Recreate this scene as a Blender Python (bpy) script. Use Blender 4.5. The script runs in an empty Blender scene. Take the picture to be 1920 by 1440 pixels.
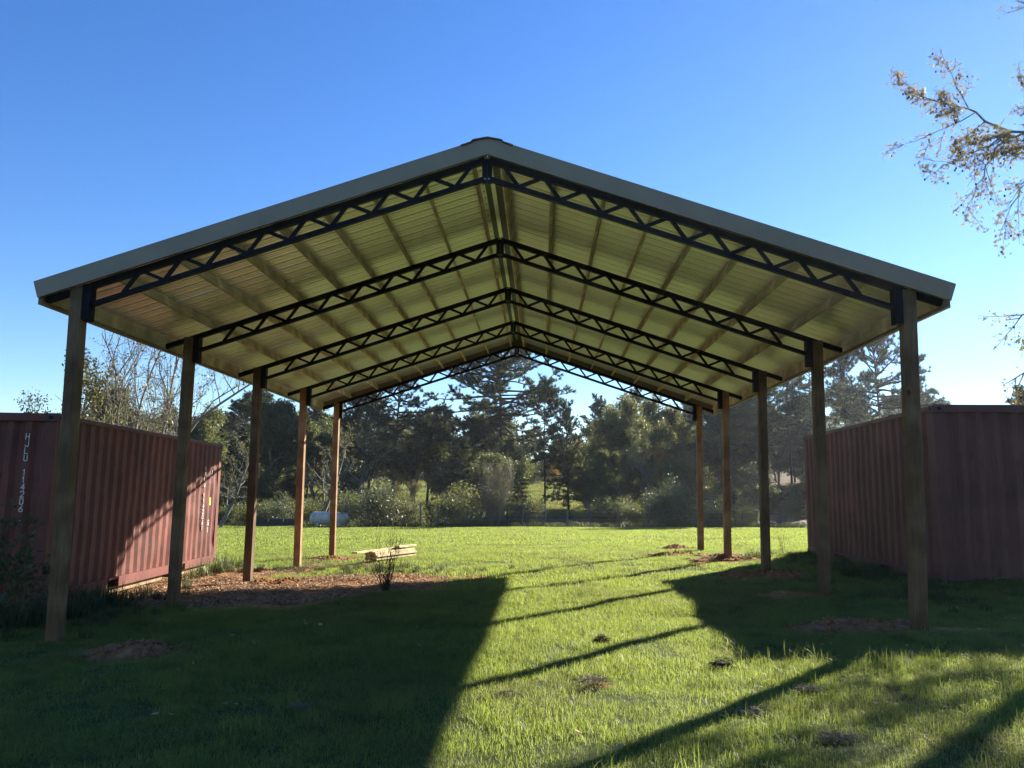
import bpy, math
import numpy as np
from mathutils import Vector, Matrix

# ------------------------------------------------------------------ camera, world, sun, exposure
sc = bpy.context.scene
COL = sc.collection
FWD = Vector((-0.03760177, 0.98972344, 0.13796238))
RGT = Vector((0.99926503, 0.03621135, 0.01257526))
UPV = Vector((-0.00745023, -0.13833384, 0.99035763))
cam_d = bpy.data.cameras.new('camera'); cam = bpy.data.objects.new('camera', cam_d); COL.objects.link(cam)
cam_d.sensor_fit = 'HORIZONTAL'; cam_d.sensor_width = 36.0; cam_d.lens = 36.0 * 1480 / 1920
cam_d.clip_start = 0.05; cam_d.clip_end = 3000
M = Matrix.Identity(4)
for i in range(3):
    M[i][0] = RGT[i]; M[i][1] = UPV[i]; M[i][2] = -FWD[i]
cam.matrix_world = M
sc.camera = cam

SUN_AZ, SUN_EL = math.radians(42.0), math.radians(25.5)     # azimuth clockwise from +Y
world = bpy.data.worlds.new('World'); sc.world = world; world.use_nodes = True
wn = world.node_tree; bg = wn.nodes['Background']
sky = wn.nodes.new('ShaderNodeTexSky'); sky.sky_type = 'NISHITA'; sky.sun_disc = False
sky.sun_elevation = SUN_EL; sky.sun_rotation = SUN_AZ
sky.altitude = 50; sky.air_density = 1.0; sky.dust_density = 0.0; sky.ozone_density = 3.0
hs = wn.nodes.new('ShaderNodeHueSaturation'); hs.inputs['Saturation'].default_value = 1.27; hs.inputs['Hue'].default_value = .512
wn.links.new(sky.outputs[0], hs.inputs['Color']); wn.links.new(hs.outputs[0], bg.inputs[0]); bg.inputs[1].default_value = 0.068
sun_d = bpy.data.lights.new('sun', 'SUN'); sun = bpy.data.objects.new('sun', sun_d); COL.objects.link(sun)
sun_d.energy = 5.0; sun_d.angle = math.radians(0.55); sun_d.color = (1.0, 0.93, 0.80)
SUNV = Vector((math.sin(SUN_AZ) * math.cos(SUN_EL), math.cos(SUN_AZ) * math.cos(SUN_EL), math.sin(SUN_EL)))
sun.rotation_euler = (-SUNV).to_track_quat('-Z', 'Y').to_euler(); sun.location = SUNV * 60
sc.view_settings.view_transform = 'Standard'; sc.view_settings.look = 'None'
sc.view_settings.exposure = 1.68; sc.view_settings.gamma = 1.0
HAZE_DENSITY = 0.00024
try:
    sc.cycles.max_bounces = 7; sc.cycles.diffuse_bounces = 4; sc.cycles.transmission_bounces = 4
    sc.cycles.transparent_max_bounces = 8; sc.cycles.volume_bounces = 0
    sc.cycles.use_denoising = True
except Exception:
    pass

def ray(px, py):
    d = FWD + RGT * ((px - 960) / 1480) - UPV * ((py - 720) / 1480)
    return d / d.y
def at(px, py, depth):          # point seen at a photo pixel at a depth (metres along +Y)
    return ray(px, py) * depth

rng = np.random.default_rng(7)

# ------------------------------------------------------------------ helpers
def link(o, parent=None):
    COL.objects.link(o)
    if parent is not None: o.parent = parent
    return o
def tag(o, label=None, cat=None, group=None, kind=None):
    if label: o['label'] = label
    if cat: o['category'] = cat
    if group: o['group'] = group
    if kind: o['kind'] = kind
    return o
def thing(name, loc, label, cat, group=None, rz=0.0):
    o = bpy.data.objects.new(name, None); o.location = loc; o.rotation_euler = (0, 0, rz)
    o.empty_display_size = 0.2
    return tag(link(o), label, cat, group)
def mesh_np(name, V, faces, smooth=False):
    """faces: list of int arrays (n,k)"""
    me = bpy.data.meshes.new(name)
    V = np.asarray(V, dtype=np.float32)
    me.vertices.add(len(V)); me.vertices.foreach_set('co', V.ravel())
    loops = np.concatenate([np.asarray(f, dtype=np.int32).ravel() for f in faces])
    tot = np.concatenate([np.full(len(f), np.asarray(f).shape[1], dtype=np.int32) for f in faces])
    st = np.concatenate([[0], np.cumsum(tot)[:-1]]).astype(np.int32)
    me.loops.add(len(loops)); me.loops.foreach_set('vertex_index', loops)
    me.polygons.add(len(tot)); me.polygons.foreach_set('loop_start', st); me.polygons.foreach_set('loop_total', tot)
    if smooth: me.polygons.foreach_set('use_smooth', np.ones(len(tot), dtype=bool))
    me.update(calc_edges=True)
    return me
def objm(name, me, mat=None, parent=None, loc=(0, 0, 0)):
    if mat is not None and len(me.materials) == 0: me.materials.append(mat)
    o = bpy.data.objects.new(name, me); o.location = loc
    return link(o, parent)
class MB:
    def __init__(s): s.v = []; s.f = []
    def box(s, c, h, ax=(1, 0, 0), ay=(0, 1, 0), az=(0, 0, 1)):
        c = Vector(c); ax, ay, az = Vector(ax), Vector(ay), Vector(az); n = len(s.v)
        for k in (-1, 1):
            for j in (-1, 1):
                for i in (-1, 1):
                    s.v.append(c + ax * (i * h[0]) + ay * (j * h[1]) + az * (k * h[2]))
        for q in ((0, 2, 3, 1), (4, 5, 7, 6), (0, 1, 5, 4), (2, 6, 7, 3), (0, 4, 6, 2), (1, 3, 7, 5)):
            s.f.append([n + a for a in q])
        return s
    def tube(s, p0, p1, r0, r1=None, n=8, cap=True):
        r1 = r0 if r1 is None else r1
        p0, p1 = Vector(p0), Vector(p1); d = (p1 - p0).normalized()
        a = d.orthogonal().normalized(); b = d.cross(a); m = len(s.v)
        for p, r in ((p0, r0), (p1, r1)):
            for k in range(n):
                t = 2 * math.pi * k / n
                s.v.append(p + a * (r * math.cos(t)) + b * (r * math.sin(t)))
        for k in range(n):
            s.f.append([m + k, m + (k + 1) % n, m + n + (k + 1) % n, m + n + k])
        if cap:
            s.f.append([m + k for k in range(n)][::-1]); s.f.append([m + n + k for k in range(n)])
        return s
    def quad(s, *p):
        n = len(s.v); s.v += [Vector(q) for q in p]; s.f.append(list(range(n, n + len(p)))); return s
    def build(s, name, mat, parent=None, loc=(0, 0, 0), bevel=0, smooth=False):
        me = bpy.data.meshes.new(name); me.from_pydata([tuple(v) for v in s.v], [], s.f); me.update()
        if smooth: me.polygons.foreach_set('use_smooth', np.ones(len(me.polygons), dtype=bool))
        o = objm(name, me, mat, parent, loc)
        if bevel:
            m = o.modifiers.new('bevel', 'BEVEL'); m.width = bevel; m.segments = 1; m.limit_method = 'ANGLE'
        return o

_G = rng.random((256, 256))
def vnoise(x, y):
    x = np.asarray(x, float); y = np.asarray(y, float)
    xi = np.floor(x).astype(int); yi = np.floor(y).astype(int); fx = x - xi; fy = y - yi
    fx = fx * fx * (3 - 2 * fx); fy = fy * fy * (3 - 2 * fy)
    g = lambda a, b: _G[a & 255, b & 255]
    return (g(xi, yi) * (1 - fx) * (1 - fy) + g(xi + 1, yi) * fx * (1 - fy) + g(xi, yi + 1) * (1 - fx) * fy + g(xi + 1, yi + 1) * fx * fy)
def fbm(x, y, s, o=3):
    v = 0; a = 1; t = 0
    for k in range(o):
        v = v + a * vnoise(x / s + 17.3 * k, y / s + 5.1 * k); t += a; a *= .5; s = s / 2.03
    return v / t
def sstep(a, b, x):
    t = np.clip((x - a) / (b - a), 0, 1); return t * t * (3 - 2 * t)

# ------------------------------------------------------------------ materials
def new_mat(name, base=(.5, .5, .5), rough=.6, metal=0, spec=.5):
    m = bpy.data.materials.new(name); m.use_nodes = True
    b = m.node_tree.nodes['Principled BSDF']
    b.inputs['Base Color'].default_value = (*base, 1); b.inputs['Roughness'].default_value = rough
    b.inputs['Metallic'].default_value = metal
    try: b.inputs['Specular IOR Level'].default_value = spec
    except Exception: pass
    return m
def N(m, t, **kw):
    n = m.node_tree.nodes.new(t)
    for k, v in kw.items(): setattr(n, k, v)
    return n
def noise_node(m, scale, detail=4, coord='Object', mscale=(1, 1, 1), rough=.6):
    tc = N(m, 'ShaderNodeTexCoord'); mp = N(m, 'ShaderNodeMapping'); nz = N(m, 'ShaderNodeTexNoise')
    mp.inputs['Scale'].default_value = mscale; nz.inputs['Scale'].default_value = scale
    nz.inputs['Detail'].default_value = detail; nz.inputs['Roughness'].default_value = rough
    L = m.node_tree.links
    L.new(tc.outputs[coord], mp.inputs[0]); L.new(mp.outputs[0], nz.inputs['Vector'])
    return nz
def ramp(m, src, stops):
    r = N(m, 'ShaderNodeValToRGB'); e = r.color_ramp.elements
    while len(e) < len(stops): e.new(.5)
    for k, (p, c) in enumerate(stops): e[k].position = p; e[k].color = (*c, 1)
    m.node_tree.links.new(src, r.inputs[0]); return r
def bump(m, src, strength=.3, dist=.02):
    b = N(m, 'ShaderNodeBump'); b.inputs['Strength'].default_value = strength; b.inputs['Distance'].default_value = dist
    m.node_tree.links.new(src, b.inputs['Height'])
    m.node_tree.links.new(b.outputs[0], m.node_tree.nodes['Principled BSDF'].inputs['Normal']); return b
def mixc(m, fac, a, b, mode='MIX'):
    x = N(m, 'ShaderNodeMix', data_type='RGBA', blend_type=mode)
    L = m.node_tree.links
    if hasattr(fac, 'links'): L.new(fac, x.inputs[0])
    else: x.inputs[0].default_value = fac
    for s, i in ((a, 6), (b, 7)):
        if hasattr(s, 'links'): L.new(s, x.inputs[i])
        else: x.inputs[i].default_value = (*s, 1)
    return x.outputs[2]
def bsdf(m): return m.node_tree.nodes['Principled BSDF']

def wood(name, c1, c2, c3, mscale, weather=None):
    m = new_mat(name, c1, .75, 0, .25)
    L = m.node_tree.links
    a = noise_node(m, 6, 6, 'Object', mscale); r = ramp(m, a.outputs[0], [(.3, c1), (.55, c2), (.75, c3)])
    k = noise_node(m, 2.3, 2, 'Object', (1, 1, 1)); kr = ramp(m, k.outputs[0], [(.42, (.62, .60, .56)), (.62, (1.0, 1.0, 1.0))])
    col = mixc(m, 1.0, r.outputs[0], kr.outputs[0], 'MULTIPLY')
    v = N(m, 'ShaderNodeTexVoronoi'); v.inputs['Scale'].default_value = 1.0
    tc = N(m, 'ShaderNodeTexCoord'); mp = N(m, 'ShaderNodeMapping'); mp.inputs['Scale'].default_value = tuple(3.2 if q > 5 else 2.0 for q in mscale)
    L.new(tc.outputs['Object'], mp.inputs[0]); L.new(mp.outputs[0], v.inputs['Vector'])
    kn = ramp(m, v.outputs['Distance'], [(.0, (.16, .09, .05)), (.055, (.35, .2, .1)), (.085, (1, 1, 1))])
    col = mixc(m, .85, col, kn.outputs[0], 'MULTIPLY')
    oi = N(m, 'ShaderNodeObjectInfo'); rr = ramp(m, oi.outputs['Random'], [(0, (.80, .78, .75)), (1, (1.12, 1.08, 1.02))])
    col = mixc(m, 1.0, col, rr.outputs[0], 'MULTIPLY')
    L.new(col, bsdf(m).inputs['Base Color']); bump(m, a.outputs[0], .35, .004)
    return m
M_post = wood('treated_post_wood', (.15, .092, .048), (.215, .14, .075), (.28, .19, .108), (9, 9, .55))
M_post_lit = wood('bounce_lit_post_wood', (.26, .145, .07), (.36, .215, .11), (.44, .29, .16), (9, 9, .55))  # lighter orange copy of the post wood; bounce light on far posts is painted in
M_purlin = wood('purlin_pine', (.66, .57, .44), (.78, .69, .55), (.85, .77, .64), (14, .7, 14))
M_lumber = wood('fresh_lumber', (.60, .46, .25), (.74, .60, .36), (.82, .70, .46), (12, .6, 12))

M_steel = new_mat('truss_steel', (.01, .011, .015), .6, 0, .12)
nz = noise_node(M_steel, 9, 5); rr = ramp(M_steel, nz.outputs[0], [(.3, (.006, .007, .011)), (.7, (.014, .015, .019))])
M_steel.node_tree.links.new(rr.outputs[0], bsdf(M_steel).inputs['Base Color'])
M_bolt = new_mat('galvanised_bolt', (.45, .45, .46), .35, .9)

M_roof = new_mat('ivory_roof_metal', (.62, .58, .43), .32, .72, .5)
nz = noise_node(M_roof, 1.4, 5, 'Object', (1, 1, 1)); rr = ramp(M_roof, nz.outputs[0], [(.3, (.86, .83, .86)), (.7, (.93, .90, .93))])
M_roof.node_tree.links.new(rr.outputs[0], bsdf(M_roof).inputs['Base Color'])
nz2 = noise_node(M_roof, 3.0, 2, 'Object', (1, 1, 1)); bump(M_roof, nz2.outputs[0], .25, .01)
M_fascia = new_mat('fascia_trim', (.19, .18, .145), .42, 0, .5)
nz = noise_node(M_fascia, 2.2, 6, 'Object', (1, 1, 1)); rr = ramp(M_fascia, nz.outputs[0], [(.25, (.27, .215, .135)), (.75, (.33, .265, .17))])
M_fascia.node_tree.links.new(rr.outputs[0], bsdf(M_fascia).inputs['Base Color'])
M_capm = new_mat('ridge_cap_metal', (.10, .10, .085), .5)
M_foam = new_mat('foam_closure', (.05, .05, .05), .9)

def rust_paint(name, a, b, c):   # oxide paint with rust blotches, streaks and chalky fading
    m = new_mat(name, a, .58, 0, .4)
    n1 = noise_node(m, 1.3, 6, 'Object', (1, 1, .35)); r1 = ramp(m, n1.outputs[0], [(.3, a), (.65, b)])
    n2 = noise_node(m, 7, 8, 'Object', (1, 1, .25), .72); r2 = ramp(m, n2.outputs[0], [(.54, (0, 0, 0)), (.68, (1, 1, 1))])
    col = mixc(m, r2.outputs[0], r1.outputs[0], c)
    n3 = noise_node(m, 26, 5, 'Object', (1, 1, .12), .7); r3 = ramp(m, n3.outputs[0], [(.56, (1, 1, 1)), (.70, (.42, .36, .32))])
    col = mixc(m, 1.0, col, r3.outputs[0], 'MULTIPLY')
    n4 = noise_node(m, .9, 5, 'Object', (1, 1, 1.4), .6); r4 = ramp(m, n4.outputs[0], [(.35, (.72, .70, .70)), (.68, (1.25, 1.22, 1.18))])
    col = mixc(m, 1.0, col, r4.outputs[0], 'MULTIPLY')
    m.node_tree.links.new(col, bsdf(m).inputs['Base Color'])
    bump(m, n2.outputs[0], .15, .01)
    return m
M_cont = rust_paint('oxide_red_paint', (.14, .036, .026), (.18, .056, .040), (.115, .052, .034))
M_cont2 = rust_paint('faded_red_paint', (.105, .040, .036), (.13, .054, .047), (.10, .052, .045))
M_cast = rust_paint('casting_paint', (.08, .04, .035), (.12, .05, .045), (.1, .06, .04))
M_white = new_mat('stencil_white', (.75, .74, .70), .6)
M_yellow = new_mat('yellow_sticker', (.75, .55, .06), .5)
M_dark = new_mat('dark_hole', (.01, .01, .01), .9)
M_dun = wood('dunnage_timber', (.30, .21, .12), (.40, .30, .19), (.47, .37, .25), (1, 12, 12))

def leafmat(name, c1, c2, trans, tf=.45, ns=.6, island=True, rough=.5):
    m = bpy.data.materials.new(name); m.use_nodes = True; nt = m.node_tree; L = nt.links
    for n in list(nt.nodes): nt.nodes.remove(n)
    out = nt.nodes.new('ShaderNodeOutputMaterial')
    p = nt.nodes.new('ShaderNodeBsdfPrincipled'); p.name = 'Principled BSDF'; p.inputs['Roughness'].default_value = rough
    try: p.inputs['Specular IOR Level'].default_value = .35
    except Exception: pass
    t = nt.nodes.new('ShaderNodeBsdfTranslucent'); mx = nt.nodes.new('ShaderNodeMixShader'); mx.inputs[0].default_value = tf
    g = nt.nodes.new('ShaderNodeNewGeometry'); oi = nt.nodes.new('ShaderNodeObjectInfo')
    ad = nt.nodes.new('ShaderNodeMath'); ad.operation = 'ADD'
    L.new(g.outputs['Random Per Island'], ad.inputs[0]); L.new(oi.outputs['Random'], ad.inputs[1])
    fr = nt.nodes.new('ShaderNodeMath'); fr.operation = 'FRACT'; L.new(ad.outputs[0], fr.inputs[0])
    c = mixc(m, fr.outputs[0], c1, c2)
    L.new(c, p.inputs['Base Color'])
    ct = mixc(m, fr.outputs[0], trans, tuple(q * .7 for q in trans)); L.new(ct, t.inputs['Color'])
    L.new(p.outputs[0], mx.inputs[1]); L.new(t.outputs[0], mx.inputs[2]); L.new(mx.outputs[0], out.inputs[0])
    return m
M_grass = leafmat('grass_blade', (.050, .090, .032), (.088, .125, .048), (.42, .51, .09), .57, rough=.45)
M_drygrass = leafmat('dry_grass_blade', (.16, .13, .06), (.24, .19, .09), (.22, .17, .07), .3)
M_weed = leafmat('weed_leaf', (.05, .075, .03), (.09, .10, .045), (.12, .14, .04), .35)
M_needle = leafmat('pine_needles', (.018, .032, .015), (.045, .06, .026), (.09, .11, .03), .28)
M_oak = leafmat('dark_broad_leaf', (.030, .046, .017), (.085, .095, .04), (.20, .22, .05), .42)
M_olive = leafmat('olive_leaf', (.06, .07, .03), (.13, .135, .06), (.24, .25, .07), .42)
M_yleaf = leafmat('yellowing_leaf', (.09, .09, .03), (.18, .15, .05), (.26, .23, .06), .45)
M_gumleaf = leafmat('russet_star_leaf', (.13, .095, .04), (.24, .20, .08), (.34, .27, .08), .45)
M_silver = leafmat('grey_green_leaf', (.045, .055, .028), (.12, .13, .075), (.14, .16, .055), .38)
M_orange = leafmat('orange_leaf', (.24, .12, .03), (.30, .18, .05), (.4, .22, .04), .45)
def vary(m, dry, scale, lo=.42, hi=.62, amt=.8):
    nt = m.node_tree; L = nt.links; g = N(m, 'ShaderNodeNewGeometry'); n = N(m, 'ShaderNodeTexNoise'); n.inputs['Scale'].default_value = scale; n.inputs['Detail'].default_value = 6; n.inputs['Roughness'].default_value = .65
    L.new(g.outputs['Position'], n.inputs['Vector']); r = N(m, 'ShaderNodeMapRange'); r.inputs[1].default_value = lo; r.inputs[2].default_value = hi; r.inputs[4].default_value = amt; L.new(n.outputs[0], r.inputs[0])
    for nd, sock, k in ((nt.nodes['Principled BSDF'], 'Base Color', 1.0), ([q for q in nt.nodes if q.type == 'BSDF_TRANSLUCENT'][0], 'Color', 1.3)):
        src = nd.inputs[sock].links[0].from_socket; c = mixc(m, r.outputs[0], src, tuple(min(1, q * k) for q in dry)); L.new(c, nd.inputs[sock])
vary(M_grass, (.15, .14, .045), .55, .5, .72, .75); vary(M_grass, (.030, .052, .016), 2.6, .54, .68, .50); vary(M_grass, (.17, .15, .06), 5.0, .60, .72, .75)
def bark(name, a, b, ms=(6, 6, 1.2)):
    m = new_mat(name, a, .9, 0, .2); n = noise_node(m, 4, 6, 'Object', ms); r = ramp(m, n.outputs[0], [(.35, a), (.65, b)])
    m.node_tree.links.new(r.outputs[0], bsdf(m).inputs['Base Color']); return m
M_barkpine = bark('pine_bark', (.045, .032, .024), (.10, .075, .058))
M_barkgrey = bark('grey_bark', (.12, .10, .08), (.24, .21, .17))
M_barkpale = bark('pale_bark', (.11, .095, .075), (.21, .19, .15))
M_twig = bark('dark_twig', (.03, .022, .016), (.06, .045, .035))
M_post2 = bark('weathered_fence_wood', (.10, .09, .075), (.18, .165, .14))
M_wire = new_mat('fence_wire', (.22, .21, .2), .5, .6)
M_past = leafmat('pasture_blade', (.11, .13, .04), (.20, .20, .07), (.30, .32, .07), .5)
M_tank = new_mat('tank_paint', (.42, .44, .45), .5, 0, .4)
nz = noise_node(M_tank, 3, 6); rr = ramp(M_tank, nz.outputs[0], [(.35, (.34, .32, .28)), (.7, (.60, .57, .50))])
M_tank.node_tree.links.new(rr.outputs[0], bsdf(M_tank).inputs['Base Color'])
M_tin = new_mat('dull_tin', (.055, .055, .05), .7, .1)
M_soilclod = new_mat('red_soil', (.3, .16, .08), .95, 0, .1)
nz = noise_node(M_soilclod, 11, 8, 'Object'); rr = ramp(M_soilclod, nz.outputs[0], [(.3, (.14, .06, .026)), (.5, (.27, .13, .058)), (.72, (.38, .22, .11))])
M_soilclod.node_tree.links.new(rr.outputs[0], bsdf(M_soilclod).inputs['Base Color']); bump(M_soilclod, nz.outputs[0], .8, .03)
M_chip = leafmat('dry_leaf_litter', (.28, .15, .075), (.58, .40, .24), (.2, .1, .05), .12, rough=.8)
M_thatch = leafmat('dead_thatch', (.15, .12, .08), (.34, .28, .19), (.16, .12, .07), .2, rough=.85)

# ------------------------------------------------------------------ terrain
SOIL = [  # x, y, rx, ry
    (-5.2, 13.2, 3.6, 2.3), (-3.4, 14.2, 2.2, 1.5), (-6.6, 14.6, 2.2, 2.2), (-2.4, 15.0, 1.3, .5),
    (-4.9, 16.5, 1.5, 1.0), (-4.9, 19.6, .9, .7), (-4.2, 17.6, 1.2, .5), (-4.05, 8.05, .62, .62),
    (3.4, 19.1, .75, .3), (3.9, 21.6, .5, .25), (4.0, 17.2, 1.0, .8), (3.9, 14.1, 1.0, .6), (3.6, 11.6, .7, .45),
    (3.5, 9.0, .85, .45), (4.4, 8.7, .5, .25), (1.45, 5.65, .16, .13), (.42, 6.4, .2, .12)]
def soil_mask(x, y):
    x = np.asarray(x, float); y = np.asarray(y, float); v = np.full(x.shape, -9.0)
    for (a, b, rx, ry) in SOIL:
        v = np.maximum(v, 1 - np.hypot((x - a) / rx, (y - b) / ry))
    v = v + (fbm(x, y, 1.1, 3) - .5) * 1.0 + (fbm(x + 40, y, .3, 2) - .5) * .35
    g = np.exp(-(((x + 3.7) / 1.1) ** 2 + ((y - 16.6) / .55) ** 2)) * 1.4      # grass tuft island in the soil
    return sstep(-.02, .22, v - g)
def base_h(x, y):
    x = np.asarray(x, float); y = np.asarray(y, float)
    xc = np.clip(x, -25, 25)
    tilt = xc * np.interp(y, [0, 20, 46, 80], [.038, .030, .012, .012]) * np.clip(1 - (np.abs(xc) - 7) / 60, .4, 1)
    prof = np.interp(y, [-400, 0, 20, 45, 48, 56, 70, 88, 120, 160, 240, 400, 900], [-1.6, -1.5, -1.47, -1.87, -2.0, -2.35, -2.7, -2.1, 1.5, 3.0, 5.5, 10, 20])
    right = sstep(12, 30, x) * sstep(50, 120, y) * 2.0
    bank = .16 * np.exp(-((x - 6.4) / 1.3) ** 2) * sstep(10.2, 12.2, y) * (1 - sstep(17.4, 19, y))
    return tilt + prof + right + bank
MOUNDS = [(3.62, 21.8, .42, .28, .11), (3.15, 18.95, .78, .32, .10), (3.95, 17.5, .85, .6, .14), (3.8, 14.1, .95, .6, .12),
          (3.45, 9.0, .8, .45, .09), (-5.0, 19.3, .65, .45, .09), (-4.05, 8.05, .52, .45, .12), (-4.6, 14.3, .7, .5, .08)]
def hgt(x, y):
    h = base_h(x, y)
    near = np.clip(1 - (np.asarray(y, float) - 30) / 40, 0, 1)
    h = h + (fbm(x, y, 2.4, 3) - .5) * .09 * near + (fbm(np.asarray(x) + 9, y, .5, 2) - .5) * .035 * near
    s = soil_mask(x, y)
    h = h + s * ((fbm(x, np.asarray(y) + 31, .42, 3) - .5) * .11 + (fbm(x, np.asarray(y) + 61, .14, 2) - .5) * .035 - .015)
    wild = sstep(47, 60, np.asarray(y, float))
    h = h + wild * (fbm(x, y, 9, 3) - .5) * .8
    return h
H0 = lambda x, y: float(hgt(np.array([x]), np.array([y]))[0])
fine_x = np.arange(-9, 7.01, .075); fx_l = -9 - np.cumsum(.12 * 1.045 ** np.arange(0, 128)); fx_r = 7 + np.cumsum(.12 * 1.045 ** np.arange(0, 128))
xs = np.concatenate([fx_l[::-1], fine_x, fx_r])
fine_y = np.arange(2.5, 21, .075)
ys = np.concatenate([2.5 - np.cumsum(.2 * 1.12 ** np.arange(0, 36))[::-1], fine_y, 21 + np.cumsum(.09 * 1.025 ** np.arange(0, 205))])
X, Y = np.meshgrid(xs, ys); Z = hgt(X, Y)
nx, ny = len(xs), len(ys)
idx = np.arange(nx * ny).reshape(ny, nx)
Fq = np.stack([idx[:-1, :-1], idx[:-1, 1:], idx[1:, 1:], idx[1:, :-1]], -1).reshape(-1, 4)
gme = mesh_np('ground', np.stack([X, Y, Z], -1).reshape(-1, 3), [Fq], True)
def fattr(me, name, vals):
    a = me.attributes.new(name, 'FLOAT', 'POINT'); a.data.foreach_set('value', np.asarray(vals, dtype=np.float32).ravel())
fattr(gme, 'soil', soil_mask(X, Y)); 
edge = 46.3 + (fbm(X, Y, 3, 2) - .5) * 1.2
past = sstep(78, 88, Y + (fbm(X, Y, 8, 3) - .5) * 14 + np.clip(X, 0, 20) * .6) * (1 - sstep(14, 24, X)) * (1 - sstep(150, 200, Y))
fattr(gme, 'wild', sstep(-.6, .6, Y - edge)); fattr(gme, 'pasture', past)
M_ground = new_mat('ground_soil_and_turf', (.08, .09, .03), .95, 0, .1)
def attr(m, n): a = N(m, 'ShaderNodeAttribute'); a.attribute_name = n; return a.outputs['Fac']
n1 = noise_node(M_ground, 14, 7); turf = ramp(M_ground, n1.outputs[0], [(.3, (.035, .045, .014)), (.55, (.065, .085, .022)), (.78, (.12, .11, .05))])
n2 = noise_node(M_ground, 6, 9, rough=.7); soilc = ramp(M_ground, n2.outputs[0], [(.28, (.15, .062, .024)), (.5, (.34, .165, .068)), (.72, (.50, .30, .15))])
n3 = noise_node(M_ground, 1.2, 8, rough=.7); litter = ramp(M_ground, n3.outputs[0], [(.3, (.05, .04, .022)), (.5, (.12, .085, .05)), (.72, (.24, .17, .10))])
n4 = noise_node(M_ground, .5, 8, rough=.65); pastc = ramp(M_ground, n4.outputs[0], [(.3, (.11, .14, .03)), (.55, (.22, .23, .06)), (.75, (.33, .29, .11))])
c = mixc(M_ground, attr(M_ground, 'soil'), turf.outputs[0], soilc.outputs[0])
c = mixc(M_ground, attr(M_ground, 'wild'), c, litter.outputs[0])
c = mixc(M_ground, attr(M_ground, 'pasture'), c, pastc.outputs[0])
M_ground.node_tree.links.new(c, bsdf(M_ground).inputs['Base Color']); bump(M_ground, n2.outputs[0], .6, .03)
ground = tag(objm('ground', gme, M_ground), kind='structure')

# ------------------------------------------------------------------ pavilion
CX, W, HP, D0, S = -.6449, 4.6748, 3.857, 8.66, 2.9
SL = 1 / 3.0; TH = math.atan(SL); CT, ST = math.cos(TH), math.sin(TH)
ORI = Vector((CX, D0, -1.5))
pav = thing('open_pavilion', ORI, 'open-sided gable pavilion of timber posts, black steel trusses and ivory metal roof on the grass', 'pavilion')
def zt(u): return HP - SL * u
def P(s, u, y, n=0.0):      # point on/above top chord line, side s, horizontal distance u, offset n along roof normal
    return Vector((CX + s * (u + n * ST), y, zt(u) + n * CT)) - ORI
LBASE = [(-5.242, -1.745), (-5.303, -1.694), (-5.293, -1.579), (-5.278, -1.629), (-5.278, -1.61)]
RBASE = [(3.951, -1.378), (3.998, -1.348), (3.995, -1.372), (3.997, -1.26), (3.999, -1.383)]
for i in range(5):
    for s, base in ((-1, LBASE), (1, RBASE)):
        y = D0 + S * i; bx, bz = base[i]; tx = CX + s * W; ztop = 2.283
        b = .0705; mb = MB(); tw = (rng.random() - .5) * .03
        bz -= .25
        prev = None; K = 9
        for k in range(K + 1):
            t = k / K; x = bx + (tx - bx) * t + math.sin(t * 3.1) * tw * .5; z = bz + (ztop - bz) * t
            ring = [Vector((x + a * b, y + c_ * b, z)) - ORI for a, c_ in ((-1, -1), (1, -1), (1, 1), (-1, 1))]
            n = len(mb.v); mb.v += ring
            if k: 
                for q in range(4): mb.f.append([n - 4 + q, n - 4 + (q + 1) % 4, n + (q + 1) % 4, n + q])
            else: mb.f.append([n + 3, n + 2, n + 1, n])
        mb.f.append([n, n + 1, n + 2, n + 3])
        o = mb.build('post', M_post_lit if i >= 3 else M_post, pav, bevel=.006)
# trusses
def web_mesh(s, u0, top0, u1, top1):
    a = P(s, u0, 0, -.035 if top0 else 0); c_ = P(s, u1, 0, -.035 if top1 else 0)
    a.y = c_.y = 0
    if not top0: a.z -= .245
    if not top1: c_.z -= .245
    ctr = (a + c_) / 2; d = (c_ - a); L_ = d.length; d.normalize(); n = Vector((d.z, 0, -d.x))
    mb = MB(); mb.box((0, 0, 0), (L_ / 2 - .01, .019, .019), d, (0, 1, 0), n)
    me = bpy.data.meshes.new('web'); me.from_pydata([tuple(v) for v in mb.v], [], mb.f); me.update(); me.materials.append(M_steel)
    return me, ctr
WEBS = []
for s in (-1, 1):
    for k in range(9):
        WEBS.append(web_mesh(s, .365 + .4755 * k, False, .185 + .4755 * k, True))
        if k < 8: WEBS.append(web_mesh(s, .365 + .4755 * k, False, .185 + .4755 * (k + 1), True))
def bar_between(mb, a, c_, hy, hn):
    d = c_ - a; L_ = d.length; d.normalize(); n = Vector((d.z, 0, -d.x)); mb.box((a + c_) / 2, (L_ / 2, hy, hn), d, (0, 1, 0), n)
tr_mesh = None
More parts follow.
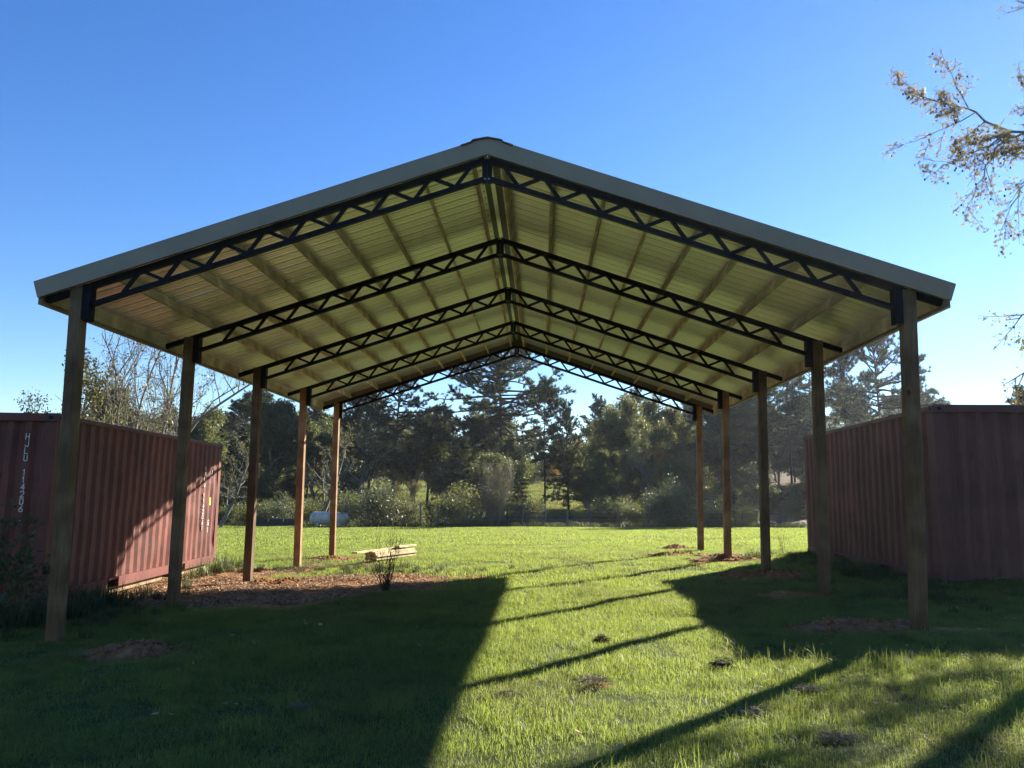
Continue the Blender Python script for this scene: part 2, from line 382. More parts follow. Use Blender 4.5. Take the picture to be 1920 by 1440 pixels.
for i in range(5):
    yy = S * i
    if tr_mesh is None:
        mb = MB()
        for s in (-1, 1):
            a = P(s, .012, D0, -.036); c_ = P(s, 5.05, D0, -.036); bar_between(mb, a, c_, .03, .036)
            a = P(s, .05, D0, 0); a.z -= .262; c_ = P(s, W - .08, D0, 0); c_.z -= .262; bar_between(mb, a, c_, .03, .026)
            x = CX + s * (W - .118); mb.box(Vector((x, D0 + .004, (zt(W - .118) - .02 + 1.90) / 2)) - ORI, (.043, .062, (zt(W - .118) - .02 - 1.90) / 2))
            mb.box(Vector((CX + s * .03, D0 - .003, HP - .165)) - ORI, (.026, .036, .150))
        tr = mb.build('truss', M_steel, pav); tr_mesh = tr.data
        b = MB()
        for s in (-1, 1):
            for zz in (HP - .035, HP - .285):
                b.tube(Vector((CX + s * .022, D0 - .052, zz)) - ORI, Vector((CX + s * .022, D0 - .038, zz)) - ORI, .010, n=6)
        bo = b.build('bolt', M_bolt, tr); bo['kind'] = 'stuff'; bolt_me = bo.data
    else:
        tr = objm('truss', tr_mesh, None, pav); tr.location = (0, yy, 0)
        tag(objm('bolt', bolt_me, None, tr), kind='stuff')
    for me, ctr in WEBS:
        o = objm('web', me, None, tr); o.location = ctr
# purlins
PU = [.16, .75, 1.34, 1.92, 2.45, 3.02, 3.62, 4.32]
YA, YB = D0 - .09, D0 + 4 * S + .10
ym, yl = (YA + YB) / 2, (YB - YA) / 2
for s in (-1, 1):
    d = Vector((s * CT, 0, -ST)); n = Vector((s * ST, 0, CT))
    for u in PU:
        for (ya, yb) in ((YA, D0 + 2 * S - .02), (D0 + 2 * S + .0, YB)):
            jit = (rng.random() - .5) * .012
            mb = MB().box((0, 0, 0), (.019, (yb - ya) / 2 - .002, .070), d, (0, 1, 0), n)
            mb.build('purlin', M_purlin, pav, P(s, u + jit, (ya + yb) / 2, .072), bevel=.003)
    for (ya, yb) in ((D0 + .035, D0 + 2 * S - .02), (D0 + 2 * S, YB)):
        mb = MB().box((0, 0, 0), (.019, (yb - ya) / 2 - .002, .092), (1, 0, 0), (0, 1, 0), (0, 0, 1))
        mb.build('eave_beam', M_purlin, pav, Vector((CX + s * 5.055, (ya + yb) / 2, zt(5.055) + .035)) - ORI, bevel=.003)
    # eave trim
    mb = MB()
    mb.box(Vector((CX + s * 5.082, ym, zt(5.08) + .02)) - ORI, (.004, yl + .01, .11)).box(Vector((CX + s * 5.064, ym, zt(5.08) - .093)) - ORI, (.022, yl + .01, .003))
    mb.build('eave_trim', M_fascia, pav)
    # rake fascia front and back
    for y0_, dirn in ((YA - .012, -1), (YB + .012, 1)):
        for (ua, ub, lap) in ((0.0, 2.62, 0.0), (2.57, 5.10, .0045)):
            y = y0_ + dirn * lap; mb = MB()
            for (na, nb, off, th) in ((-.012, .186, 0, .0018), (-.012, -.006, -dirn * .02, .02), (.180, .186, -dirn * .03, .03)):
                p = []
                for yy in (y + off - th, y + off + th):
                    for (u, nn) in ((ua, na), (ub, na), (ub, nb), (ua, nb)):
                        q = P(s, u, yy, nn)
                        if u == 0.0: q = Vector((CX, yy, HP + nn / CT)) - ORI
                        p.append(q)
                m0 = len(mb.v); mb.v += p
                for q in ((0, 1, 2, 3), (7, 6, 5, 4), (0, 4, 5, 1), (1, 5, 6, 2), (2, 6, 7, 3), (3, 7, 4, 0)): mb.f.append([m0 + t for t in q])
            mb.build('fascia', M_fascia, pav)
    # lower drip strip seen as a pale line under the fascia
    mb = MB(); a = P(s, .02, YA + .03, .004); c_ = P(s, 5.03, YA + .03, .004); bar_between(mb, a, c_, .012, .004); mb.build('drip_strip', M_fascia, pav)
# roof panels : ribs run down the slope
prof = []
pw = 2 * (yl) / 13
x0 = -pw / 2
for k in range(4):
    b0 = x0 + k * pw / 4
    prof += [(b0, 0), (b0 + .030, 0), (b0 + .036, .036), (b0 + .072, .036), (b0 + .078, 0), (b0 + .115, 0), (b0 + .118, .014), (b0 + .134, .014), (b0 + .137, 0), (b0 + .172, 0), (b0 + .175, .014), (b0 + .191, .014), (b0 + .194, 0)]
prof.append((x0 + pw, 0))
for s in (-1, 1):
    us = np.linspace(.065, 5.112, 10); vv = []; ff = []
    for (py, ph) in prof:
        for u in us:
            vv.append(tuple(P(s, u, D0, .144 + ph) - P(s, 0, D0, 0) * 0))
    for a in range(len(prof) - 1):
        for b_ in range(len(us) - 1):
            q = [a * 10 + b_, (a + 1) * 10 + b_, (a + 1) * 10 + b_ + 1, a * 10 + b_ + 1]
            ff.append(q if s < 0 else q[::-1])
    k = 0
    vv2 = []
    for (py, ph) in prof:
        for u in us:
            x, y, z = vv[k]; vv2.append((x, py, z + (rng.random() - .5) * .0016)); k += 1
    me = bpy.data.meshes.new('roof_panel'); me.from_pydata(vv2, [], ff); me.update(); me.materials.append(M_roof)
    for j in range(13):
        o = objm('roof_panel', me, None, pav); o.location = (0, YA - D0 + pw * (j + .5), (j % 2) * .0012)
        mo = o.modifiers.new('thickness', 'SOLIDIFY'); mo.thickness = .0012; mo.offset = 1
# ridge cap
mb = MB()
for s in (-1, 1):
    pts = [(0, .186), (.105, .188), (.125, .170), (.245, .168)]
    for (ua, na), (ub, nb) in zip(pts, pts[1:]):
        for yy in (0,):
            a0 = P(s, ua, YA - .04, na + .008); b0 = P(s, ub, YA - .04, nb + .008); a1 = P(s, ua, YB + .04, na + .008); b1 = P(s, ub, YB + .04, nb + .008)
            if ua == 0: a0.x = a1.x = 0
            mb.quad(*((a0, a1, b1, b0) if s > 0 else (a0, b0, b1, a1)))
o = mb.build('ridge_cap', M_capm, pav); m_ = o.modifiers.new('t', 'SOLIDIFY'); m_.thickness = .012; m_.offset = 0
fc = MB()
for s in (-1, 1):
    k = 0
    yv = YA + .05
    while yv < YB - .1:
        fc.box(P(s, .085, yv + .062, .158), (.004, .05, .010), (s * CT, 0, -ST), (0, 1, 0), (s * ST, 0, CT)); yv += pw / 4
tag(fc.build('foam_closure', M_foam, pav), kind='stuff')
# ridge board (pale flashing under the ridge)
MB().box(Vector((CX - .012, ym, HP + .15)) - ORI, (.028, yl - .02, .003)).build('ridge_flashing', M_roof, pav)

# ------------------------------------------------------------------ shipping containers
def stroke_glyph(ch):
    G = {'H': [((0, 0), (0, 1)), ((1, 0), (1, 1)), ((0, .5), (1, .5))], 'J': [((1, 1), (1, .12)), ((1, .12), (.75, 0)), ((.75, 0), (.1, .05)), ((.1, .05), (0, .2))],
         'L': [((0, 1), (0, 0)), ((0, 0), (1, 0))], 'U': [((0, 1), (0, .12)), ((0, .12), (.25, 0)), ((.25, 0), (.75, 0)), ((.75, 0), (1, .12)), ((1, .12), (1, 1))],
         '1': [((.5, 0), (.5, 1)), ((.5, 1), (.25, .82))], '4': [((.75, 0), (.75, 1)), ((.75, 1), (0, .32)), ((0, .32), (1, .32))],
         '2': [((0, .8), (.2, 1)), ((.2, 1), (.8, 1)), ((.8, 1), (1, .82)), ((1, .82), (1, .6)), ((1, .6), (0, 0)), ((0, 0), (1, 0))],
         '0': [((0, .12), (0, .88)), ((0, .88), (.25, 1)), ((.25, 1), (.75, 1)), ((.75, 1), (1, .88)), ((1, .88), (1, .12)), ((1, .12), (.75, 0)), ((.75, 0), (.25, 0)), ((.25, 0), (0, .12))],
         '6': [((.8, 1), (.25, .6)), ((.25, .6), (0, .35)), ((0, .35), (0, .12)), ((0, .12), (.25, 0)), ((.25, 0), (.75, 0)), ((.75, 0), (1, .12)), ((1, .12), (1, .4)), ((1, .4), (.75, .52)), ((.75, .52), (.2, .48))],
         'G': [((1, .82), (.75, 1)), ((.75, 1), (.25, 1)), ((.25, 1), (0, .88)), ((0, .88), (0, .12)), ((0, .12), (.25, 0)), ((.25, 0), (1, 0)), ((1, 0), (1, .45)), ((1, .45), (.55, .45))]}
    return G.get(ch, [])
def stroke_text(mb, text, p, right, nrm, w, h, pitch, sw):
    """vertical column of characters, going down from p"""
    p, right, nrm = Vector(p), Vector(right), Vector(nrm); up = Vector((0, 0, 1))
    for i, ch in enumerate(text):
        o = p - up * (pitch * i + h)
        for k, (a, b) in enumerate(stroke_glyph(ch)):
            A = o + right * (a[0] * w) + up * (a[1] * h); B = o + right * (b[0] * w) + up * (b[1] * h)
            d = (B - A); L_ = d.length; d.normalize(); n = nrm.cross(d)
            mb.box((A + B) / 2 + nrm * (.0006 * (k % 3)), (L_ / 2 + sw / 2, .0012, sw / 2), d, nrm, n)
def container(name, near, far, side, bottom, height, mat, label, group, letters):
    """near/far = xy of the inner corner edge; side=-1: body extends to -x, +1: to +x"""
    near, far = Vector((*near, 0)), Vector((*far, 0)); ly = (far - near); Lc = ly.length; ly.normalize()
    lx = Vector((ly.y, -ly.x, 0)) * side      # outward (away from pavilion)
    root = thing(name, near + Vector((0, 0, bottom)), label, 'container', group)
    Wc, Hc = 2.44, height; Zv = Vector((0, 0, 1))
    def Q(a, b, z): return lx * a + ly * b + Zv * z     # a: across away from pavilion, b: along, z up
    r2 = np.random.default_rng(11 + side)
    def corrugated(nm, length, zb, zt_, period, depth, origin, along, outward, nz_=30, dent=.016, flatf=(.26, .22)):
        pts = []; n = int(round(length / period)); per = length / n
        for k in range(n):
            b = k * per
            pts += [(b, 0), (b + per * flatf[0], 0), (b + per * (.5), -depth), (b + per * (.5 + flatf[0]), -depth)]
        pts.append((length, 0)); V = []; F = []
        zs = np.linspace(zb, zt_, nz_)
        pv = np.array([q[0] for q in pts])
        for z in zs:
            dn = (fbm(pv * 1.0 + 3 * side, np.full(len(pv), z), .5, 3) - .5) * dent * 2
            dx = (fbm(pv * 1.0 + 13, np.full(len(pv), z + 7), .35, 2) - .5) * dent * 1.6
            for (q, dd, ex) in zip(pts, dn, dx):
                V.append(tuple(origin + along * (q[0] + (ex if 0 < q[0] < length else 0)) + outward * (q[1] + dd) + Zv * z))
        m = len(pts)
        flip = along.cross(Zv).dot(outward) < 0
        for a in range(nz_ - 1):
            for b in range(m - 1):
                q = [a * m + b, a * m + b + 1, (a + 1) * m + b + 1, (a + 1) * m + b]; F.append(q[::-1] if flip else q)
        me = bpy.data.meshes.new(nm); me.from_pydata(V, [], F); me.update(); me.materials.append(mat)
        o = objm(nm, me, None, root); mo = o.modifiers.new('t', 'SOLIDIFY'); mo.thickness = .004
        return o
    # corrugated sides
    corrugated('side_panel', Lc - .32, .16, Hc - .075, .278, .036, Q(.012, .16, 0), ly, -lx)
    corrugated('side_panel', Lc - .32, .16, Hc - .075, .278, .036, Q(Wc - .012, .16, 0), ly, lx)
    corrugated('end_panel', Wc - .24, .13, Hc - .10, .25, .045, Q(.12, .03, 0), lx, -ly, flatf=(.25, .25))
    # far end doors
    for k in (0, 1):
        MB().box(Q(.16 + (Wc - .32) * (.25 + .5 * k), Lc - .03, Hc / 2), ((Wc - .34) / 4, .02, Hc / 2 - .16), lx, ly, Zv).build('door', mat, root)
    # rails
    def rail(nm, c_, h, ax=lx, ay=ly, bev=.004): MB().box(c_, h, ax, ay, Zv).build(nm, mat, root, bevel=bev)
    for a in (.03, Wc - .03):
        rail('top_rail', Q(a, Lc / 2, Hc - .045), (.03, Lc / 2 - .17, .032))
        mb = MB()
        fp = [1.9, 2.26, Lc - 2.26 - .1, Lc - 1.9 + .1]     # fork pockets
        segs = [(.17, fp[0]), (fp[1], fp[2]), (fp[3], Lc - .17)]
        for (b0, b1) in segs: mb.box(Q(a, (b0 + b1) / 2, .08), (.025, (b1 - b0) / 2, .078), lx, ly, Zv)
        for (b0, b1) in ((fp[0], fp[1]), (fp[2], fp[3])): mb.box(Q(a, (b0 + b1) / 2, .14), (.024, (b1 - b0) / 2 , .018), lx, ly, Zv)
        mb.build('bottom_rail', mat, root)
    for b in (.035, Lc - .035):
        rail('end_rail', Q(Wc / 2, b, Hc - .055), (Wc / 2 - .17, .03, .055)); rail('sill', Q(Wc / 2, b, .07), (Wc / 2 - .17, .03, .07))
    rail('roof_sheet', Q(Wc / 2, Lc / 2, Hc - .03), (Wc / 2 - .06, Lc / 2 - .06, .006), bev=0)
    MB().box(Q(Wc / 2, Lc / 2, .13), (Wc / 2 - .08, Lc / 2 - .1, .02), lx, ly, Zv).build('floor_underside', M_dark, root)
    for a in (0, 1):
        for b in (0, 1):
            ca, cb = (.065 if not a else Wc - .065), (.065 if not b else Lc - .065)
            sx = 1 if not a else -1; sy = 1 if not b else -1
            mb = MB().box(Q(ca + sx * .015, cb, Hc / 2), (.07, .055, Hc / 2 - .12), lx, ly, Zv).box(Q(ca - sx * .02, cb + sy * .07, Hc / 2), (.035, .04, Hc / 2 - .12), lx, ly, Zv)
            mb.build('corner_post', mat, root, bevel=.006)
            for zc in (.059, Hc - .059):
                ct_ = MB().box(Q(ca + sx * .022, cb + sy * .022, zc), (.089, .089, .062), lx, ly, Zv).build('corner_casting', M_cast, root, bevel=.01)
                hm = MB()
                hm.box(Q(ca + sx * .022 - sx * .0905, cb + sy * .022, zc), (.0015, .032, .024), lx, ly, Zv)
                hm.box(Q(ca + sx * .022, cb + sy * .022 - sy * .0905, zc), (.03, .0015, .024), lx, ly, Zv)
                hm.build('casting_hole', M_dark, ct_)
    if letters:
        mb = MB(); stroke_text(mb, 'HJLU 114206 1', Q(.12 + .25 * 1.2, .026, 2.30), -lx if side < 0 else lx, -ly, .044, .077, .0985, .0105)
        mb.build('end_lettering', M_white, root)
        mb = MB(); stroke_text(mb, 'HJLU 1142061', Q(.008, Lc - 1.02, 2.05), ly, -lx, .055, .082, .112, .011)
        stroke_text(mb, '22', Q(.008, Lc - .60, 1.98), ly, -lx, .035, .06, .085, .008)
        stroke_text(mb, 'G1', Q(.008, Lc - .66, .92), ly, -lx, .060, .10, .15, .013)
        mb.build('side_lettering', M_white, root)
        MB().box(Q(.008, Lc - .60, 1.32), (.0015, .045, .08), lx, ly, Zv).build('label_sticker', M_yellow, root)
    return root, Q, near, lx, ly, Lc
LC = container('shipping_container', (-6.67, 10.62), (-7.16, 17.55), -1, -1.56, 2.585, M_cont,
               'dark red corrugated shipping container left of the pavilion, lettered HJLU 114206', 'shipping containers flanking the pavilion', True)
RC = container('shipping_container', (5.67, 11.6), (5.89, 18.0), 1, -1.22, 2.585, M_cont2,
               'faded red corrugated shipping container right of the pavilion, hazy in the glare and without lettering', 'shipping containers flanking the pavilion', False)
# timber dunnage beams under the left container
for (b0, b1, lab) in ((1.9, 4.3, 'pale timber beam lying under the near half of the left container'), (4.7, 6.6, 'pale timber beam lying under the far half of the left container')):
    root, Q, near, lx, ly, Lc = LC
    c_ = near + lx * .16 + ly * ((b0 + b1) / 2) + Vector((0, 0, -1.56 - .058))
    o = MB().box((0, 0, 0), (.06, (b1 - b0) / 2, .055), lx, ly, (0, 0, 1)).build('support_beam', M_dun, None, c_, bevel=.004)
    tag(o, lab, 'beam', 'beams under the left container')
root, Q, near, lx, ly, Lc = RC
for b0, lab in ((.3, 'timber block under the near end of the right container'), (Lc - .3, 'timber block under the far end of the right container')):
    c_ = near + lx * 1.2 + ly * b0 + Vector((0, 0, -1.22 - .075))
    o = MB().box((0, 0, 0), (1.15, .07, .07), lx, ly, (0, 0, 1)).build('support_block', M_dun, None, c_, bevel=.004); tag(o, lab, 'block', 'blocks under the right container')

# ------------------------------------------------------------------ lumber pile
lx_ = Vector((.985, .17, 0)).normalized()
A = Vector((-4.02, 18.3, 0)); Bv = Vector((-3.1, 20.75, 0)); ldir = (Bv - A).normalized(); lside = Vector((ldir.y, -ldir.x, 0))
gz = H0(-3.6, 19.4) + .055
lum_me = {}
def board(L_):
    if L_ not in lum_me:
        mb = MB().box((0, 0, 0), (.069, L_ / 2, .0185)); me = bpy.data.meshes.new('lumber_board'); me.from_pydata([tuple(v) for v in mb.v], [], mb.f); me.update(); me.materials.append(M_lumber); lum_me[L_] = me
    return lum_me[L_]
names_l = ['bottom', 'second', 'third', 'fourth', 'fifth']
ang = math.atan2(-ldir.x, ldir.y)
def place_board(L_, off, side_, lev, label, dang=0):
    o = objm('lumber_board', board(L_), None, None)
    p = A + ldir * (off + L_ / 2) + lside * side_; o.location = (p.x, p.y, gz + .0195 + .0385 * lev); o.rotation_euler = (0, 0, ang + dang)
    m_ = o.modifiers.new('b', 'BEVEL'); m_.width = .003; m_.segments = 1
    tag(o, label, 'board', 'boards of the lumber pile')
for lev in range(5):
    place_board(1.83, .02 + (rng.random() - .5) * .09, .07, lev, f'fresh pine board on the left side of the {names_l[lev]} layer of the lumber pile')
    place_board(1.83, .02 + (rng.random() - .5) * .09 + (.06 if lev == 2 else 0), .215 + (.03 if lev == 2 else 0), lev, f'fresh pine board on the right side of the {names_l[lev]} layer of the lumber pile')
place_board(2.30, -.66, .10, 5.02, 'long pine board sticking out towards the left on top of the lumber pile', .05)
place_board(.85, 1.05, .22, 6.05, 'short pine board lying topmost on the far end of the lumber pile', .02)

# ------------------------------------------------------------------ propane tank and tin trough
tk = thing('propane_tank', at(617, 990, 46.2) , 'grey horizontal propane tank with rounded ends standing at the far edge of the field', 'tank')
tk.location.z = H0(tk.location.x, 46.2); r_, hl = .37, .86
prof_t = [(-hl - .30, .0), (-hl - .28, .12), (-hl - .2, .25), (-hl - .08, .345), (-hl, r_), (-.01, r_), (0, r_ + .008), (.01, r_), (hl, r_), (hl + .08, .345), (hl + .2, .25), (hl + .28, .12), (hl + .30, .0)]
mb = MB(); n = 20
for (x, r) in prof_t:
    for k in range(n): t = 2 * math.pi * k / n; mb.v.append(Vector((x, r * math.cos(t), .50 + r * math.sin(t))))
for a in range(len(prof_t) - 1):
    for k in range(n): mb.f.append([a * n + k, a * n + (k + 1) % n, (a + 1) * n + (k + 1) % n, (a + 1) * n + k])
mb.build('tank_body', M_tank, tk, smooth=True)
MB().tube((.05, 0, .84), (.05, 0, .98), .13, .13, 14).build('valve_dome', M_tank, tk)
for x in (-.62, .62):
    MB().box((x, 0, .10), (.06, .28, .14)).build('foot', M_tank, tk, bevel=.01)
MB().tube((-hl - .45, .1, 0), (-hl - .45, .1, .62), .02, n=6).build('gas_pipe', M_barkpale, tk)
c0 = at(517, 988, 46.8)
trough = thing('tin_trough', (c0.x, 46.8, H0(c0.x, 46.8)), 'low dark corrugated tin trough left of the propane tank', 'trough')
for k in range(3):
    m2 = MB(); 
    for r in range(6):
        m2.tube((-1.35 + .9 * k + .02, 0, .07 + .075 * r), (-.45 + .9 * k - .02, 0, .07 + .075 * r), .038, n=8)
    m2.build('tin_sheet', M_tin, trough)
m2 = MB().box((0, .35, .25), (1.33, .012, .24)).box((-1.33, .17, .25), (.012, .17, .24)).box((1.33, .17, .25), (.012, .17, .24)); m2.build('rear_sheet', M_tin, trough)

# ------------------------------------------------------------------ trees
def segs_mesh(name, segs, sides=4, mat=None):
    S_ = np.array([[*a, *b, r0, r1] for a, b, r0, r1 in segs], dtype=float)
    A_ = S_[:, 0:3]; B_ = S_[:, 3:6]; r0 = S_[:, 6]; r1 = S_[:, 7]
    d = B_ - A_; L_ = np.linalg.norm(d, axis=1, keepdims=True) + 1e-9; d = d / L_
    B_ = B_ + d * (r1[:, None] * .4)
    ref = np.where(np.abs(d[:, 2:3]) > .95, np.array([[1., 0, 0]]), np.array([[0, 0, 1.]]))
    a = np.cross(d, ref); a /= np.linalg.norm(a, axis=1, keepdims=True) + 1e-9; b = np.cross(d, a)
    th = np.arange(sides) * 2 * np.pi / sides; c = np.cos(th)[None, :, None]; s = np.sin(th)[None, :, None]
    R0 = A_[:, None] + (a[:, None] * c + b[:, None] * s) * r0[:, None, None]
    R1 = B_[:, None] + (a[:, None] * c + b[:, None] * s) * r1[:, None, None]
    V = np.concatenate([R0, R1], 1).reshape(-1, 3); n = len(S_)
    base = (np.arange(n) * 2 * sides)[:, None]
    k = np.arange(sides)
    F = np.stack([base + k, base + (k + 1) % sides, base + sides + (k + 1) % sides, base + sides + k], -1).reshape(-1, 4)
    me = mesh_np(name, V, [F], True)
    if mat: me.materials.append(mat)
    return me
def rdir(r, n):
    v = r.normal(size=(n, 3)); return v / (np.linalg.norm(v, axis=1, keepdims=True) + 1e-9)
def leaf_mesh(name, pts, size, r, mat, aspect=.5, droop=0.0):
    n = len(pts); d = rdir(r, n); d[:, 2] -= droop; d /= np.linalg.norm(d, axis=1, keepdims=True)
    e = rdir(r, n); s = np.cross(d, e); s /= np.linalg.norm(s, axis=1, keepdims=True) + 1e-9
    sz = size * (.6 + .8 * r.random((n, 1)))
    V = np.stack([pts, pts + d * sz * .5 + s * sz * aspect * .5, pts + d * sz, pts + d * sz * .5 - s * sz * aspect * .5], 1).reshape(-1, 3)
    F = (np.arange(n) * 4)[:, None] + np.arange(4)
    me = mesh_np(name, V, [F]); me.materials.append(mat); return me
def needle_mesh(name, C, D, k, ln, w, r, mat, spread=.75):
    n = len(C); Cc = np.repeat(C, k, 0); Dd = np.repeat(D, k, 0)
    d = Dd + rdir(r, n * k) * spread; d /= np.linalg.norm(d, axis=1, keepdims=True)
    s = np.cross(d, rdir(r, n * k)); s /= np.linalg.norm(s, axis=1, keepdims=True) + 1e-9
    l = ln * (.6 + .6 * r.random((n * k, 1))); base = Cc - Dd * (r.random((n * k, 1)) * ln * .5)
    V = np.stack([base - s * w * .5, base + s * w * .5, base + d * l], 1).reshape(-1, 3)
    F = (np.arange(n * k) * 3)[:, None] + np.arange(3)
    me = mesh_np(name, V, [F]); me.materials.append(mat); return me
def unit(v): return v / (np.linalg.norm(v) + 1e-9)
def pine(seed, H, spread, first, nb, needle_k=22, ln=.30, w=.042, dens=1.0, rad=.17, mat=M_needle):
    r = np.random.default_rng(seed); segs = []; C = []; D = []
    p = np.zeros(3); n = 14; lean = r.normal(size=2) * .02; pts = [p.copy()]
    for k in range(n):
        p = p + np.array([lean[0] + r.normal() * .03, lean[1] + r.normal() * .03, 1]) * H / n
        pts.append(p.copy())
    pts = np.array(pts); rr_ = rad * (1 - np.arange(n + 1) / n * .93)
    for k in range(n): segs.append((pts[k], pts[k + 1], rr_[k], rr_[k + 1]))
    segs.insert(0, (pts[0] - [0, 0, .6], pts[0], rad * 1.3, rad))
    for b in range(nb):
        t = first + (1 - first) * ((b + r.random()) / nb) ** .9
        if t > .985: continue
        az = r.random() * 2 * math.pi
        q = (t - first) / (1 - first)
        shape = (math.sin(min(1, (q * .85 + .18)) * math.pi) ** .7) * (1 - q * .25) if q < .95 else .3
        Lb = spread * shape * r.uniform(.45, 1.15) + .3
        el = math.radians(-8 + 62 * q ** 1.5 + r.normal() * 9)
        d = np.array([math.cos(az) * math.cos(el), math.sin(az) * math.cos(el), math.sin(el)])
        base = np.array([np.interp(t, np.linspace(0, 1, n + 1), pts[:, j]) for j in range(3)])
        m_ = 6; pp = base; rb = .016 * Lb + .012
        for k in range(m_):
            d = unit(d + np.array([0, 0, .10 if k > 2 else -.03]) + r.normal(size=3) * .09)
            q2 = pp + d * Lb / m_
            segs.append((pp, q2, rb * (1 - k / m_ * .85), rb * (1 - (k + 1) / m_ * .85)))
            if k >= 2:
                for sd in range(2 if Lb > .8 else 1):
                    if r.random() > .95 * dens: continue
                    sv = unit(np.cross(d, [0, 0, 1])) * (1 if sd else -1)
                    dd = unit(d * .6 + sv * .9 + r.normal(size=3) * .25 + np.array([0, 0, .15])); Ls = Lb * .30 * r.uniform(.5, 1.2) * (1.25 - k / m_ * .6)
                    ps = pp + d * Lb / m_ * r.random(); mm = max(2, int(Ls / .24))
                    pe = ps + dd * Ls
                    segs.append((ps, pe, rb * .3, rb * .12))
                    for j in range(mm):
                        c_ = ps + (pe - ps) * ((j + .6) / mm) + r.normal(size=3) * .05
                        C.append(c_); D.append(unit(dd + np.array([0, 0, .35])))
                        if r.random() < .65: C.append(c_ + r.normal(size=3) * .14 + [0, 0, .06]); D.append(unit(dd + r.normal(size=3) * .6 + [0, 0, .4]))
            pp = q2
        for j in range(3): C.append(pp + r.normal(size=3) * .08); D.append(d)
    C = np.array(C); D = np.array(D)
    return segs_mesh('trunk', segs, 5, M_barkpine), needle_mesh('crown', C, D, needle_k, ln, w, r, mat)
def branchy(seed, H, spread, levels=4, nb=(9, 6, 5, 4), up=.25, wander=.16, first=.25, rad=.16, stems=1, lf=(.9, .6, .5, .5), elev=(35, 65), tw=1.0):
    r = np.random.default_rng(seed); segs = []; tips = []
    def grow(p, d, L_, r0, lev):
        m_ = max(3, 8 - 2 * lev); pts = [p]; 
        for k in range(m_):
            d = unit(d + r.normal(size=3) * wander * (1 + .2 * lev) + np.array([0, 0, up * (.35 if lev else .3)])); p2 = p + d * L_ / m_
            a = r0 * (1 - k / m_ * (.75 if lev else .72)); b = r0 * (1 - (k + 1) / m_ * (.75 if lev else .72))
            segs.append((p, p2, max(a, .0045 * tw), max(b, .004 * tw))); p = p2; pts.append(p)
        pts = np.array(pts)
        if lev >= levels - 1:
            tips.extend([pts[-1], pts[-2], pts[len(pts) // 2]]); return
        tips.append(pts[-1])
        n = nb[lev]
        for b in range(n):
            f0 = first if lev == 0 else .22
            t = f0 + (1 - f0) * (b + r.random()) / n
            q = np.array([np.interp(t, np.linspace(0, 1, len(pts)), pts[:, j]) for j in range(3)])
            az = r.random() * 2 * math.pi
            if lev == 0:
                el = math.radians(r.uniform(*elev)); dd = np.array([math.cos(az) * math.cos(el), math.sin(az) * math.cos(el), math.sin(el)])
                Ls = spread * r.uniform(.7, 1.1) * (1.1 - .55 * t)
            else:
                i_ = min(len(pts) - 2, int(t * (len(pts) - 1))); dv = unit(pts[i_ + 1] - pts[i_]); o_ = unit(np.cross(dv, r.normal(size=3)))
                an = math.radians(r.uniform(28, 60)); dd = dv * math.cos(an) + o_ * math.sin(an); Ls = L_ * lf[lev] * r.uniform(.6, 1.1) * (1.1 - .5 * t)
            grow(q, unit(dd), Ls, r0 * (.5 if lev else .5) * (1.05 - .5 * t), lev + 1)
    for s_ in range(stems):
        if stems == 1: d0 = unit(np.array([r.normal() * .04, r.normal() * .04, 1]))
        else:
            a = 2 * math.pi * s_ / stems + r.normal() * .3; d0 = unit(np.array([math.cos(a) * .38, math.sin(a) * .38, 1]))
        st = np.array([0, 0, -.4]) + (0 if stems == 1 else 1) * np.array([d0[0], d0[1], 0]) * .15
        grow(st, d0, H * r.uniform(.85, 1.0), rad / (stems ** .35), 0)
    return segs, np.array(tips), r
def broad(seed, H, spread, nleaf, lsize, mat, bk=M_barkgrey, jit=.42, **kw):
    segs, tips, r = branchy(seed, H, spread, **kw)
    i = r.integers(0, len(tips), nleaf); pts = tips[i] + rdir(r, nleaf) * (r.random((nleaf, 1)) ** .6) * jit
    return segs_mesh('trunk', segs, 4, bk), leaf_mesh('crown', pts, lsize, r, mat, .55, .25)
# prototypes (trunk mesh, crown mesh, nominal height)
PR = {}
PR['pineA'] = (*pine(1, 14, 3.9, .28, 92, 22), 14)
PR['pineF'] = (*pine(9, 14, 5.3, .36, 120, 24, rad=.2), 14)
PR['pineB'] = (*pine(2, 14, 3.1, .34, 78, 20), 14)
PR['pineC'] = (*pine(3, 14, 4.8, .34, 74, 22), 14)
PR['pineD'] = (*pine(4, 14, 2.4, .42, 66, 20, rad=.13), 14)
PR['pineE'] = (*pine(5, 14, 3.4, .16, 105, 20), 14)
PR['oakA'] = (*broad(11, 9, 3.8, 27000, .19, M_oak, jit=.62, nb=(13, 6, 4, 3), rad=.2, first=.22), 11)
PR['oakB'] = (*broad(12, 9, 4.2, 26000, .20, M_olive, jit=.62, nb=(13, 6, 4, 3), rad=.2, first=.2), 11)
PR['oakC'] = (*broad(13, 8, 3.6, 27000, .18, M_oak, jit=.75, nb=(14, 6, 4, 3), rad=.2, first=.12), 10.5)
PR['bareA'] = (*broad(21, 10.5, 4.6, 2600, .12, M_yleaf, M_barkgrey, jit=.25, nb=(10, 7, 5, 4), stems=5, rad=.17, first=.15, elev=(40, 75), up=.35, tw=1.7), 12)
PR['bareB'] = (*broad(22, 8, 3.6, 900, .12, M_yleaf, M_barkpale, jit=.2, nb=(12, 6, 5, 4), rad=.17, first=.25, elev=(25, 65), up=.3, tw=1.6), 10)
PR['bareC'] = (*broad(23, 8.5, 3.4, 3200, .12, M_olive, M_barkgrey, jit=.25, nb=(11, 6, 5, 3), rad=.15, first=.25, elev=(25, 65), up=.3, tw=1.6), 10)
